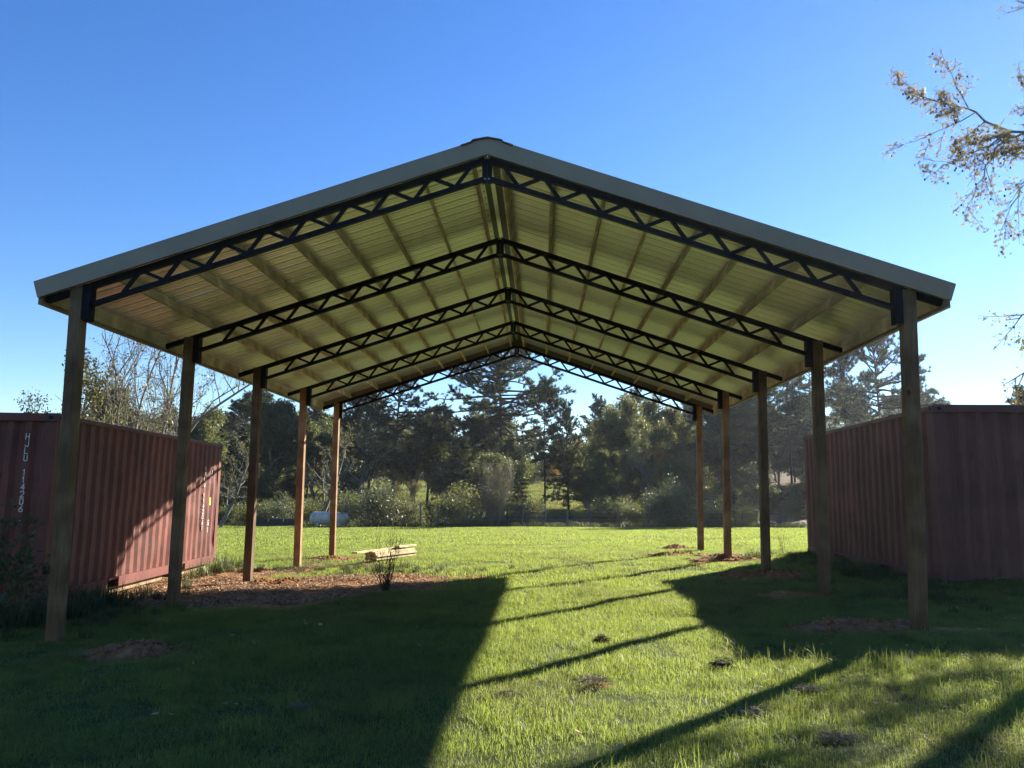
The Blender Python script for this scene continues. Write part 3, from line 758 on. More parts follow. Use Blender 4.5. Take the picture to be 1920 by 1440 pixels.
PR['leafy'] = (*broad(24, 7, 2.6, 4200, .115, M_yleaf, M_barkgrey, jit=.45, nb=(9, 5, 4, 3), rad=.11, first=.25, elev=(30, 60), up=.3, tw=1.2), 8.5)
PR['leafyg'] = (*broad(25, 6, 2.6, 4000, .115, M_silver, M_barkgrey, jit=.45, nb=(9, 5, 4, 3), rad=.11, first=.2, elev=(25, 60), up=.25, tw=1.2), 7.5)
PR['orange'] = (*broad(26, 7, 2.8, 3600, .16, M_orange, M_barkgrey, jit=.4, nb=(9, 5, 4, 3), rad=.12, first=.3), 8.5)
PR['shrub'] = (*broad(31, 2.0, 1.5, 5200, .10, M_silver, M_barkgrey, jit=.58, wander=.3, nb=(7, 5, 4, 3), stems=6, rad=.05, first=.1, elev=(10, 60), levels=4), 3.0)
PR['shrubB'] = (*broad(32, 2.0, 1.5, 5200, .10, M_olive, M_barkgrey, jit=.58, wander=.3, nb=(7, 5, 4, 3), stems=6, rad=.05, first=.05, elev=(5, 60), levels=4), 3.0)
PR['shrubC'] = (*broad(33, 1.9, 1.7, 9500, .10, M_oak, M_barkgrey, jit=.40, nb=(7, 5, 4, 3), stems=6, rad=.05, first=.02, elev=(0, 60), levels=4), 3.0)
def twiggy(seed):
    segs, tips, r = branchy(seed, 3.9, 1.0, levels=3, nb=(14, 5, 3), stems=26, rad=.05, first=.15, elev=(62, 82), up=.35, wander=.07, tw=1.6)
    i = r.integers(0, len(tips), 2600); pts = tips[i] + rdir(r, 2600) * r.random((2600, 1)) * .20
    return segs_mesh('trunk', segs, 3, M_barkgrey), leaf_mesh('crown', pts, .085, r, M_olive, .6)
PR['twiggy'] = (*twiggy(41), 4.6)

def plant_tree(kind, name, px, depth, top_py, label, group=None, wscale=1.0, rz=None, cat='tree', hmul=None):
    tm, cm, h = PR[kind]; p = at(px, 925, depth); z = H0(p.x, depth)
    top = at(px, top_py, depth).z; sc_ = (top - z) / h if hmul is None else hmul
    root = thing(name, (p.x, depth, z), label, cat, group, rng.random() * 6.28 if rz is None else rz)
    root.scale = (sc_ * wscale, sc_ * wscale, sc_)
    objm('trunk', tm, None, root); objm('crown', cm, None, root)
    return root
T = plant_tree
# tall pines that can be told apart
T('pineF', 'pine_tree', 943, 84, 600, 'tallest dark pine, framed under the peak of the pavilion roof', wscale=1.02, rz=.4)
T('pineC', 'pine_tree', 733, 74, 654, 'large pine with layered drooping boughs, left of the tallest pine', wscale=.92, rz=1.9)
T('pineD', 'pine_tree', 1022, 79, 722, 'slender pine with a long bare trunk just right of the tallest pine', wscale=1.0)
T('pineE', 'pine_tree', 1066, 78, 762, 'short dense dark pine with low boughs in front of the pasture', wscale=.95)
T('pineC', 'pine_tree', 1660, 68, 584, 'broad pine rising behind the right shipping container', wscale=.80, rz=2.6)
T('pineB', 'pine_tree', 1592, 78, 654, 'pine left of the broad pine behind the right shipping container', wscale=.8)
T('pineD', 'pine_tree', 1486, 81, 654, 'thin pine seen between the second and third right posts', 'thin pines beyond the right posts')
T('pineD', 'pine_tree', 1523, 87, 641, 'thin pine seen just above the far end of the right container', 'thin pines beyond the right posts', rz=2)
T('pineB', 'pine_tree', 1440, 84, 676, 'leaning pine seen behind the third right post', wscale=.85)
T('pineF', 'pine_tree', 1376, 73, 650, 'pine with a thick trunk just beyond the fourth right post', wscale=.75)
T('pineB', 'pine_tree', 1730, 81, 721, 'low pine top peeking over the near corner of the right container', wscale=1.2)
T('pineB', 'pine_tree', 1925, 48, 735, 'pine top at the right edge of the picture above the right container')
T('pineE', 'pine_tree', 835, 90, 775, 'dark pine between the layered pine and the tallest pine')
T('pineE', 'pine_tree', 885, 79, 800, 'short dark pine left of the trunk of the tallest pine', wscale=1.1)
T('pineB', 'pine_tree', 440, 81, 746, 'pine whose top shows beyond the far end of the left container', wscale=1.2)
T('pineE', 'pine_tree', 655, 87, 721, 'dark pine behind the propane tank')
T('pineA', 'pine_tree', 1125, 94, 752, 'dark pine behind the dense oak right of the gap')
# broadleaf evergreens
T('oakA', 'oak_tree', 500, 68, 708, 'dense dark oak between the second and fourth left posts', wscale=.95)
T('oakC', 'oak_tree', 350, 71, 707, 'rounded dark oak behind the bare tree, above the left container', wscale=.95)
T('oakA', 'oak_tree', 215, 76, 682, 'rounded dark oak seen just right of the nearest left post', wscale=.9)
T('oakC', 'oak_tree', 285, 84, 717, 'dark oak behind the stems of the bare tree at the left')
T('oakB', 'oak_tree', 1165, 73, 727, 'broad olive green oak right of the gap in the treeline', wscale=1.0)
T('oakB', 'oak_tree', 1265, 74, 717, 'broad olive green oak left of the farthest right post', wscale=.95)
T('oakC', 'oak_tree', 1105, 81, 792, 'low dark oak at the right edge of the sunlit pasture')
T('oakB', 'oak_tree', 1335, 78, 737, 'olive green oak seen between the two farthest right posts')
T('oakB', 'oak_tree', 1430, 94, 737, 'hazy oak behind the leaning pine')
T('oakA', 'oak_tree', 590, 84, 737, 'dark oak between the two farthest left posts')
T('oakB', 'oak_tree', 1560, 90, 752, 'hazy olive oak behind the second right post')
# second row closing the gaps behind the trees named above
for k, px in enumerate([432, 470, 545, 575, 630, 690, 770, 800, 1150, 1190, 1225, 1290, 1350, 1405, 1460, 1505, 240, 310, 390]):
    T(('oakC', 'pineA', 'oakA', 'pineC')[k % 4], 'forest_tree', px, rng.uniform(86, 96), (742 if px > 1100 else 752) + rng.uniform(-14, 26), ('dense dark oak %s', 'layered pine %s', 'dense dark oak %s', 'layered pine %s')[k % 4] % 'filling the second row of the treeline behind the field', 'second row of the treeline, ' + ('oaks', 'pines')[k % 2], wscale=rng.uniform(.95, 1.25))
# thinly leaved trees
T('bareA', 'bare_tree', 262, 27, 455, 'large nearly bare tree with several pale stems rising behind the left container', rz=.9, wscale=.82)
T('leafyg', 'ash_tree', 30, 22, 668, 'small tree with sparse grey green leaves behind the far left of the left container', wscale=.8)
T('leafy', 'ash_tree', 128, 26, 560, 'tree with yellowing leaves right behind the nearest left post', wscale=.85)
T('bareB', 'bare_tree', 598, 48, 738, 'bare pale tree behind the propane tank', wscale=.95)
T('bareC', 'bare_tree', 672, 71, 727, 'thinly leaved tree right of the farthest left post')
T('bareC', 'bare_tree', 1238, 68, 762, 'thinly leaved tree left of the farthest right post')
T('bareB', 'bare_tree', 415, 44, 770, 'bare tree with drooping twigs beyond the far corner of the left container', wscale=1.1)
T('orange', 'orange_tree', 1045, 100, 792, 'small tree with orange autumn leaves behind the slender pine')
T('orange', 'orange_tree', 1247, 70, 797, 'small tree with yellow orange leaves left of the farthest right post', wscale=.6)
T('bareC', 'bare_tree', 1575, 81, 682, 'thin leafy tree with brownish foliage left of the broad pine')
# shrubs along the field edge
T('shrub', 'shrub', 712, 47.5, 858, 'big grey green shrub right of the propane tank', cat='shrub', wscale=.95)
T('shrub', 'shrub', 528, 48.5, 905, 'rounded grey green shrub behind the tin trough', cat='shrub', wscale=.9)
T('shrubB', 'shrub', 765, 48.5, 905, 'low arching shrub at the right foot of the big grey green shrub', cat='shrub')
T('twiggy', 'twiggy_shrub', 928, 48.0, 832, 'tall upright shrub of many grey twigs at the middle of the field edge', cat='shrub', wscale=.95)
T('shrubB', 'shrub', 868, 49, 880, 'yellow green shrub left of the tall twiggy shrub', cat='shrub')
T('shrub', 'shrub', 985, 49.5, 900, 'thin shrub right of the tall twiggy shrub', cat='shrub', wscale=.8)
T('shrub', 'shrub', 1272, 48.5, 850, 'tall silvery shrub just left of the farthest right post', cat='shrub', wscale=.75)
T('shrub', 'shrub', 1240, 48, 870, 'silvery vine covered shrub left of the farthest right post', cat='shrub', wscale=.7)
T('shrubC', 'shrub', 1345, 50, 922, 'dark shrub between the two farthest right posts', cat='shrub')
T('shrubB', 'shrub', 1395, 48.5, 915, 'small shrub right of the fourth right post', cat='shrub', wscale=.7)
T('shrubC', 'shrub', 440, 49, 927, 'dark shrub beside the far corner of the left container', cat='shrub', wscale=1.3)
T('shrubC', 'shrub', 1140, 54, 907, 'dark shrub at the foot of the broad olive oak', cat='shrub', wscale=1.2)
T('shrubC', 'shrub', 640, 51, 902, 'dark shrub right behind the propane tank', cat='shrub', wscale=1.1)
T('shrubC', 'shrub', 580, 52, 912, 'dark shrub between the tin trough and the propane tank', cat='shrub', wscale=1.1)
T('shrubC', 'shrub', 1200, 51, 922, 'dark shrub below the broad olive oaks', cat='shrub', wscale=1.1)
T('shrubC', 'shrub', 1310, 52, 912, 'dark shrub behind the farthest right post', cat='shrub', wscale=1.1)
T('shrubC', 'shrub', 800, 55, 917, 'dark shrub in front of the far pasture, left of the middle', cat='shrub', wscale=1.1)
T('shrubC', 'shrub', 480, 51, 917, 'dark shrub behind the third left post', cat='shrub', wscale=1.2)
# far wood
KL = {'oakA': 'dense dark green oak %s', 'oakB': 'dense olive green oak %s', 'oakC': 'dense dark green oak %s', 'pineA': 'pine with layered boughs %s', 'pineB': 'pine with layered boughs %s',
      'pineC': 'pine with layered boughs %s', 'pineE': 'pine with layered boughs %s', 'bareC': 'thinly leaved grey stemmed tree %s', 'bareB': 'thinly leaved grey stemmed tree %s', 'leafy': 'small yellowing tree %s', 'shrubC': 'low dark bush %s'}
kinds = ['pineA', 'oakB', 'pineE', 'oakC', 'bareC', 'oakB', 'oakA', 'pineC', 'bareC', 'oakC']
for k in range(96):
    row = k // 32; dd = (100, 128, 150)[row] + rng.uniform(-8, 8); px = -350 + 2600 * ((k % 32) + rng.random()) / 32
    if row == 0 and 1000 < px < 1085: continue
    if row == 0 and 1380 < px < 1500: px += 140
    kd = kinds[int(rng.integers(0, 10))]
    top = rng.uniform(735, 815) if 360 < px < 1500 else (rng.uniform(790, 840) if px < 360 else rng.uniform(725, 790))
    if 985 < px < 1110: top = rng.uniform(800, 840)
    T(kd, 'forest_tree', px, dd, top, KL[kd] % 'in the wood far behind the field', 'trees of the far wood, ' + kd[:-1].lower(), wscale=rng.uniform(1.0, 1.5), cat='tree')
for k in range(60):
    px = -200 + 2300 * (k + rng.random()) / 60; dd = rng.uniform(126, 150)
    T('shrubC' if k % 4 else 'shrubB', 'understory_bush', px, dd, rng.uniform(795, 850), 'tall dark thicket bush beyond the far pasture', 'thicket bushes beyond the pasture', cat='shrub', wscale=rng.uniform(1.0, 1.4))
uk = ['oakC', 'bareC', 'shrubC', 'leafy', 'oakB', 'oakA', 'bareB', 'pineE', 'oakC']
for k in range(58):
    px = 330 + 1230 * (k + rng.random()) / 58; dd = rng.uniform(58, 84); kd = uk[int(rng.integers(0, 9))]; top = rng.uniform(805, 890)
    if 985 < px < 1088: continue
    if 690 < px < 830 and k % 2: continue
    if px > 1400: top = rng.uniform(830, 930); dd = rng.uniform(66, 84)
    if kd == 'shrubC': top = rng.uniform(885, 925)
    T(kd, 'understory_tree', px, dd, top, KL[kd] % 'beneath the taller trees behind the field', 'understory trees, ' + kd[:-1].lower(), wscale=rng.uniform(.9, 1.5))
for k in range(16):
    px = 1370 + 420 * (k + rng.random()) / 16
    T(('pineB', 'pineE', 'oakC', 'oakB')[k % 4], 'hill_tree', px, rng.uniform(92, 118), rng.uniform(745, 815), 'tree on the rising ground behind the right posts and container', 'trees on the right rise', wscale=rng.uniform(1.0, 1.4))

# sweetgum near the right container, trunk out of frame
def star_leaves(name, C, size, r, mat):
    n = len(C); d = rdir(r, n); e = np.cross(d, rdir(r, n)); e /= np.linalg.norm(e, axis=1, keepdims=True); f = np.cross(d, e)
    sz = size * (.65 + .6 * r.random((n, 1))); V = [C]
    for k in range(5):
        a = math.radians(-100 + 50 * k); ln = (.8, .95, 1.0, .95, .8)[k]; V.append(C + (e * math.cos(a) + f * math.sin(a)) * sz * ln * .55 + d * sz * .1 * r.normal(size=(n, 1)))
        if k < 4: a = math.radians(-75 + 50 * k); V.append(C + (e * math.cos(a) + f * math.sin(a)) * sz * .20)
    V = np.stack(V, 1).reshape(-1, 3); b = (np.arange(n) * 10)[:, None]; F = []
    for k in range(8): F.append(np.concatenate([b, b + 1 + k, b + 2 + k], 1))
    me = mesh_np(name, V, [np.concatenate(F)]); me.materials.append(mat); return me
def sweetgum():
    r = np.random.default_rng(77); segs = []; tips = []
    base = np.array([10.9, 14.3, H0(10.9, 14.3) - .3])
    pts = [base]; p = base.copy()
    for k in range(12):
        p = p + np.array([r.normal() * .04, r.normal() * .04, .95]); pts.append(p.copy())
    for k in range(12): segs.append((pts[k], pts[k + 1], .21 * (1 - k / 13), .21 * (1 - (k + 1) / 13)))
    def limb(p, tgt, r0, lev, sag=0.0, nn=None):
        v = tgt - p; L_ = np.linalg.norm(v); m_ = max(4, min(14, int(L_ / .22))); q = [p]
        for k in range(1, m_ + 1):
            t = k / m_; x = p + v * t + np.array([0, 0, -sag * math.sin(t * math.pi) * L_]) + r.normal(size=3) * .018 * L_ / (1 + lev) * (t < 1)
            a, b = r0 * (1 - .85 * (k - 1) / m_), r0 * (1 - .85 * k / m_); segs.append((q[-1], x, max(a, .004), max(b, .0032))); q.append(x)
        q = np.array(q); d = v / L_
        if lev >= 3: tips.extend(list(q[1:])); return
        n = nn or (10, 6, 4)[lev]
        for b in range(n):
            t = .18 + .8 * (b + r.random()) / n; i_ = min(len(q) - 1, int(t * m_)); o = rdir(r, 1)[0]; o -= d * o.dot(d); o = unit(o)
            an = math.radians(r.uniform(25, 55)); dd = d * math.cos(an) + o * math.sin(an); dd[2] += -.12
            Ls = L_ * (.42, .42, .4)[lev] * r.uniform(.5, 1.1) * (1.15 - .6 * t)
            limb(q[i_], q[i_] + unit(dd) * Ls, r0 * .42 * (1.1 - .6 * t), lev + 1, .03)
        tips.append(q[-1]); return q
    def P3(px, py, dep): return np.array(at(px, py, dep))
    T0 = lambda z: np.array([10.9, 14.3, z])
    ml = limb(T0(5.6), P3(1708, 172, 13.4), .045, 0, -.04, 18)           # long limb reaching into the picture
    nl = len(ml) - 1
    limb(ml[int(nl * .52)], P3(1735, 335, 13.0), .020, 1, -.03, 9)
    limb(ml[int(nl * .38)], P3(1872, 452, 12.9), .020, 1, -.05, 9)
    limb(ml[int(nl * .62)], P3(1808, 405, 13.0), .020, 1, -.05, 9)
    limb(ml[int(nl * .3)], P3(1905, 140, 13.4), .020, 1, .02, 8)
    limb(T0(3.6), P3(1886, 600, 13.2), .045, 1, -.02, 10)
    limb(T0(3.2), P3(1882, 722, 13.2), .045, 1, -.02, 10)
    limb(T0(8.0), P3(1895, -10, 13.2), .045, 1, -.02, 8)
    for k in range(13):                                             # the rest of the crown, outside the frame
        a = r.uniform(-1.3, 2.1); z = r.uniform(3.5, 10.4); e_ = r.uniform(1.6, 3.2) * (1 - (z - 4) / 14)
        limb(T0(z), T0(z) + np.array([math.cos(a) * e_, math.sin(a) * e_, r.uniform(.1, 1.2)]), .05, 1, 0, 7)
    tips_ = np.array(tips); n = 7000; i = r.integers(0, len(tips_), n); C = tips_[i] + rdir(r, n) * r.random((n, 1)) * .16
    root = thing('sweetgum_tree', tuple(base), 'sweetgum tree reaching in from the right edge with sparse dry star shaped leaves', 'tree')
    sg = [(np.array(a) - base, np.array(b) - base, c_, d_) for a, b, c_, d_ in segs]
    objm('trunk', segs_mesh('trunk', sg, 5, M_barkgrey), None, root)
    objm('crown', star_leaves('crown', C - base, .088, r, M_gumleaf), None, root)
    m_ = MB(); k = 0
    ball = []
    for q in C[:260]:
        ball.append((q - base + [0, 0, -.08], q - base + [0, 0, -.105], .014, .014))
    tag(objm('seed_balls', segs_mesh('seed_balls', ball, 6, M_twig), None, root), kind='stuff')
sweetgum()
# trees behind the camera's right whose shade falls across the foreground
T('bareC', 'bare_tree', 2330, 13.5, 60, 'thinly leaved tree standing right of the right container, outside the picture', wscale=.8, hmul=.95, rz=1.0)

for k in range(9):  # unseen row of oaks, added to block sky light and deepen the shade
    tm, cm, h = PR[('oakA', 'oakC', 'oakB')[k % 3]]; x = -19 + 4.6 * k + rng.uniform(-.8, .8); y = -9 - 4 * math.sin(k * 2.1) ** 2
    root = thing('oak_tree', (x, y, H0(x, y)), 'dark oak in the row added behind the viewpoint, outside the picture, to cut sky light', 'tree', 'added oaks behind the viewpoint', rng.random() * 6); root.scale = (1.15, 1.15, .95)
    objm('trunk', tm, None, root); objm('crown', cm, None, root)

# ------------------------------------------------------------------ field-edge fence
f0 = at(640, 985, 47.3); fence = thing('wire_fence', (0, 47.4, H0(0, 47.4)), 'old wire fence with thin wooden posts along the far edge of the field', 'fence')
fz = H0(0, 47.4)
fpx = [648, 700, 788, 822, 838, 858, 876, 980, 1022, 1062, 1107, 1160, 1215, 1300, 1392, 1418, 1468]
prev = None
for k, px in enumerate(fpx):
    x = at(px, 985, 47.4).x; z = H0(x, 47.4); hh = rng.uniform(.95, 1.35) if px != 788 else 1.5
    MB().tube((x, (rng.random() - .5) * .1, z - fz - .3), (x + rng.normal() * .04, 0, z - fz + hh), .045 if k % 3 else .06, n=6).build('fence_post', M_post2, fence)
    if prev is not None:
        for wz in (.25, .5, .75, .95):
            MB().tube((prev[0], 0, prev[1] - fz + wz), (x, 0, z - fz + wz), .006, n=3, cap=False).build('wire', M_wire, fence)
    prev = (x, z)

# ------------------------------------------------------------------ dirt mounds
MLAB = ['small red dirt mound farthest out on the grass by the farthest right post', 'wide low red dirt mound in the sun left of the fourth right post', 'dark dirt mound at the edge of the container shadow by the third right post',
        'low dirt mound between the second and third right posts', 'trampled dirt mound left of the nearest right post', 'dirt mound around the farthest left post', 'dirt mound in shade right of the nearest left post', 'low dirt mound beside the third left post']
for (mx, my, rx, ry, mh), lab in zip(MOUNDS, MLAB):
    r = np.random.default_rng(int(mx * 100) & 1023); g = 30; a = np.linspace(-1.15, 1.15, g); U, V_ = np.meshgrid(a, a)
    R_ = np.hypot(U, V_) + (fbm(U * 2 + mx, V_ * 2 + my, .8, 3) - .5) * .7
    hh = np.clip(1 - R_, 0, 1) ** .7 * mh * (.55 + .9 * fbm(U * 3 + my, V_ * 3, .5, 3)) - .05 * (R_ > .98) + (fbm(U * 9, V_ * 9 + mx, .5, 2) - .5) * mh * .35 * (R_ < 1)
    gx, gy = mx + U * rx, my + V_ * ry; zz = hgt(gx, gy) + hh - .01
    z0 = float(hgt(np.array([mx]), np.array([my]))[0])
    Vv = np.stack([gx - mx, gy - my, zz - z0], -1).reshape(-1, 3); id_ = np.arange(g * g).reshape(g, g)
    F_ = np.stack([id_[:-1, :-1], id_[:-1, 1:], id_[1:, 1:], id_[1:, :-1]], -1).reshape(-1, 4)
    # clods
    n = 90; c_ = r.normal(size=(n, 2)) * [rx * .5, ry * .5]; cz = hgt(mx + c_[:, 0], my + c_[:, 1]) - z0 + np.clip(1 - np.hypot(c_[:, 0] / rx, c_[:, 1] / ry), 0, 1) ** .7 * mh * .9
    oc = np.array([[1, 0, 0], [-1, 0, 0], [0, 1, 0], [0, -1, 0], [0, 0, 1], [0, 0, -1]], float)
    of = np.array([[0, 2, 4], [2, 1, 4], [1, 3, 4], [3, 0, 4], [2, 0, 5], [1, 2, 5], [3, 1, 5], [0, 3, 5]])
    sz = r.uniform(.012, .05, (n, 1, 1)); CV = oc[None] * sz * r.uniform(.6, 1.3, (n, 6, 1)) + np.concatenate([c_, cz[:, None]], 1)[:, None]
    V2 = np.concatenate([Vv, CV.reshape(-1, 3)]); F2 = (len(Vv) + np.arange(n)[:, None, None] * 6 + of[None]).reshape(-1, 3)
    me = mesh_np('dirt_mound', V2, [F_, F2]); me.materials.append(M_soilclod)
    o = bpy.data.objects.new('dirt_mound', me); o.location = (mx, my, z0); link(o)
    tag(o, lab, 'dirt mound', 'dirt mounds by the posts')

# ------------------------------------------------------------------ instanced ground cover
proto_col = bpy.data.collections.new('ground_cover_prototypes')   # not linked: used only as instance sources
def blades(name, n, rad, hmin, hmax, w, seed, mat, lean=.55, segs_=2):
    r = np.random.default_rng(seed); a = r.random(n) * 6.283; q = np.sqrt(r.random(n)) * rad
    b = np.stack([np.cos(a) * q, np.sin(a) * q, np.full(n, -.01)], 1); h = r.uniform(hmin, hmax, (n, 1)) * (.6 + .4 * r.random((n, 1)))
    az = r.random(n) * 6.283; L_ = (r.random((n, 1)) * lean); ld = np.stack([np.cos(az), np.sin(az), np.zeros(n)], 1)
    sd = np.stack([-np.sin(az + r.normal(size=n) * .8), np.cos(az + r.normal(size=n) * .8), np.zeros(n)], 1) * w * .5
    up = np.array([[0, 0, 1.]])
    p1 = b + up * h * .55 + ld * h * L_ * .35; p2 = b + up * h * (1 - L_ * .35) + ld * h * L_
    V = np.stack([b - sd, b + sd, p1 + sd * .8, p1 - sd * .8, p2], 1).reshape(-1, 3); k = (np.arange(n) * 5)[:, None]
    me = mesh_np(name, V, [k + np.array([0, 1, 2, 3]), k + np.array([3, 2, 4])]); me.materials.append(mat)
    o = bpy.data.objects.new(name, me); proto_col.objects.link(o); return o
def chips(name, n, rad, size, seed, mat):
    r = np.random.default_rng(seed); a = r.random(n) * 6.283; q = np.sqrt(r.random(n)) * rad
    pts = np.stack([np.cos(a) * q, np.sin(a) * q, r.random(n) * .02], 1)
    d = rdir(r, n); d[:, 2] *= .35; d /= np.linalg.norm(d, axis=1, keepdims=True); s = np.cross(d, [0, 0, 1.]) + rdir(r, n) * .4; s /= np.linalg.norm(s, axis=1, keepdims=True)
    sz = size * (.4 + r.random((n, 1)))
    V = np.stack([pts - d * sz * .5, pts + s * sz * .3, pts + d * sz * .5 + [0, 0, .006], pts - s * sz * .3], 1).reshape(-1, 3)
    me = mesh_np(name, V, [(np.arange(n) * 4)[:, None] + np.arange(4)]); me.materials.append(mat)
    o = bpy.data.objects.new(name, me); proto_col.objects.link(o); return o
def scatter(name, protos, X_, Y_, scl, kind='stuff', label=None, cat=None, zoff=0.0):
    n = len(X_); Zz = hgt(X_, Y_) + zoff; me = bpy.data.meshes.new(name); me.vertices.add(n)
    me.vertices.foreach_set('co', np.stack([X_, Y_, Zz], 1).astype(np.float32).ravel())
    r = np.random.default_rng(len(X_)); fattr(me, 'scl', scl); fattr(me, 'rotz', r.random(n) * 6.283)
    a = me.attributes.new('which', 'INT', 'POINT'); a.data.foreach_set('value', r.integers(0, len(protos), n).astype(np.int32))
    c_ = bpy.data.collections.new(name + '_source')
    for k, p in enumerate(protos): c_.objects.link(p)
    o = bpy.data.objects.new(name, me); link(o); tag(o, label, cat, None, kind)
    ng = bpy.data.node_groups.new(name + '_nodes', 'GeometryNodeTree')
    ng.interface.new_socket('Geometry', in_out='INPUT', socket_type='NodeSocketGeometry'); ng.interface.new_socket('Geometry', in_out='OUTPUT', socket_type='NodeSocketGeometry')
    nd = ng.nodes; gi = nd.new('NodeGroupInput'); go = nd.new('NodeGroupOutput'); ip = nd.new('GeometryNodeInstanceOnPoints'); ci = nd.new('GeometryNodeCollectionInfo')
    ci.inputs['Collection'].default_value = c_; ci.inputs['Separate Children'].default_value = True; ci.inputs['Reset Children'].default_value = True
    ip.inputs['Pick Instance'].default_value = True
    def at_(nm, ty):
        x = nd.new('GeometryNodeInputNamedAttribute'); x.data_type = ty; x.inputs[0].default_value = nm; return x
    s_ = at_('scl', 'FLOAT'); r_ = at_('rotz', 'FLOAT'); w_ = at_('which', 'INT'); cx_ = nd.new('ShaderNodeCombineXYZ')
    m2p = nd.new('GeometryNodeMeshToPoints')
    L = ng.links; L.new(gi.outputs[0], m2p.inputs[0]); L.new(m2p.outputs[0], ip.inputs['Points']); L.new(ci.outputs[0], ip.inputs['Instance'])
    L.new(w_.outputs[0], ip.inputs['Instance Index']); L.new(s_.outputs[0], ip.inputs['Scale']); L.new(r_.outputs[0], cx_.inputs[2]); L.new(cx_.outputs[0], ip.inputs['Rotation'])
    L.new(ip.outputs[0], go.inputs[0])
    o.modifiers.new('instances', 'NODES').node_group = ng
    return o
def frustum_pts(n, y0, y1, seed, pad=1.5, pw_=1.0):
    r = np.random.default_rng(seed); y = np.sqrt(y0 ** 2 + (y1 ** 2 - y0 ** 2) * r.random(n)); x = (r.random(n) * 2 - 1) * (y * .66 + pad) - y * .0375
    return x, y, r
TF = [blades(f'turf_tuft_{k}', 300, .25, .02, .095, .0028, 100 + k, M_grass, 1.25) for k in range(4)]
TM = [blades(f'field_tuft_{k}', 170, .34, .03, .085, .0055, 110 + k, M_grass, .9) for k in range(3)]
TG = [blades(f'far_tuft_{k}', 110, .55, .04, .10, .016, 120 + k, M_grass, .9) for k in range(3)]
TL = [blades(f'long_tuft_{k}', 85, .15, .07, .19, .0034, 130 + k, M_grass, 1.0) for k in range(3)]
TD = [blades(f'dry_tuft_{k}', 26, .16, .03, .09, .004, 140 + k, M_drygrass, 1.2) for k in range(2)]
x, y, r = frustum_pts(9200, 3.0, 12.5, 1, 5.5)
k_ = r.random(len(x)) > soil_mask(x, y) * 1.02; x, y = x[k_], y[k_]
scatter('lawn_near', TF, x, y, .45 + 1.25 * fbm(x, y, .7, 4) ** 1.3, label='short bright green grass in the foreground', cat='grass')
x, y, r = frustum_pts(8400, 11.5, 26, 2, 6); k_ = r.random(len(x)) > soil_mask(x, y) * 1.02; x, y = x[k_], y[k_]
scatter('lawn_middle', TM, x, y, .5 + 1.2 * fbm(x, y, 1.1, 4) ** 1.2, label='short green grass under and beyond the pavilion', cat='grass')
x, y, r = frustum_pts(8600, 24, 46.6, 3, 7)
scatter('lawn_far', TG, x, y, .8 + .6 * fbm(x, y, 2.5, 3), label='sunlit field grass reaching to the trees', cat='grass')
# longer tufts: irregular clumps and a fringe around posts, containers and soil
x, y, r = frustum_pts(10500, 3.2, 20, 4); sm = soil_mask(x, y); nz_ = fbm(x + 5, y, .8, 3)
pr = sstep(.50, .68, nz_) * .9 + ((sm > .05) & (sm < .6)) * .35
pr = pr + np.exp(-(((x - 3.1) / 1.3) ** 2 + ((y - 7.2) / .7) ** 2)) * 1.3
k_ = (r.random(len(x)) < pr * .55) & (sm < .75); x, y = x[k_], y[k_]
scatter('long_grass', TL, x, y, .5 + .6 * r.random(len(x)), label='longer grass tufts scattered through the turf', cat='grass')
x, y, r = frustum_pts(2600, 3.2, 22, 5); k_ = r.random(len(x)) < sstep(.45, .65, fbm(x + 50, y, .7, 3)); x, y = x[k_], y[k_]
scatter('dry_grass', TD, x, y, .6 + .6 * r.random(len(x)), label='dry straw blades lying in the turf', cat='grass')
# leaf litter and chips over the bare soil
CH = [chips(f'litter_{k}', 70, .30, .05, 150 + k, M_chip) for k in range(3)]
r = np.random.default_rng(6); x = r.uniform(-9, 6, 30000); y = r.uniform(7, 23, 30000); k_ = (soil_mask(x, y) > .35 + .5 * r.random(30000)) & (x < -1) & (fbm(x, y + 70, .9, 3) > .40); x, y = x[k_][:1250], y[k_][:1250]
scatter('leaf_litter', CH, x, y, .5 + .5 * r.random(len(x)), label='dry leaves and clods covering the bare soil', cat='leaf litter', zoff=.004)
x, y, r = frustum_pts(130, 3.3, 20, 12); CLF = [chips(f'fallen_leaf_{k}', 3, .25, .07, 190 + k, M_chip) for k in range(4)]
scatter('fallen_leaves', CLF, x, y, .5 + .7 * r.random(len(x)), label='scattered fallen leaves lying on the turf', cat='leaves', zoff=.035)
# tall weeds: beside both containers and around posts
TW = [blades(f'weed_tuft_{k}', 70, .16, .18, .55, .010, 160 + k, M_weed, .9) for k in range(3)]
r = np.random.default_rng(8); px_, py_ = [], []
def patch(cx_, cy_, sx, sy, n):
    px_.extend(r.normal(cx_, sx, n)); py_.extend(r.normal(cy_, sy, n))
patch(-6.7, 10.1, .8, .4, 120); patch(-6.2, 11.3, .35, .8, 60); patch(-6.75, 16.6, .25, .7, 26); patch(5.2, 12.2, .22, 1.5, 60); patch(5.4, 15.5, .2, 1.6, 80); patch(6.3, 11.2, 1.0, .25, 60)
patch(4.05, 17.3, .3, .25, 14); patch(-5.4, 16.9, .35, .25, 14); patch(4.9, 17.6, .4, .5, 26); patch(-3.7, 16.6, .8, .2, 30); patch(-2.2, 15.9, .9, .15, 26)
x, y = np.array(px_), np.array(py_); near_c = (np.abs(y - 14) < 4) & ((x < -6.75) | (x > 5.62)) & (y > 10.7); x, y = x[~near_c], y[~near_c]
scatter('weeds', TW, x, y, np.where(x < -6, .9, .45) * (.5 + .7 * r.random(len(x))), label='tangled weeds along the foot of the containers', cat='weeds')
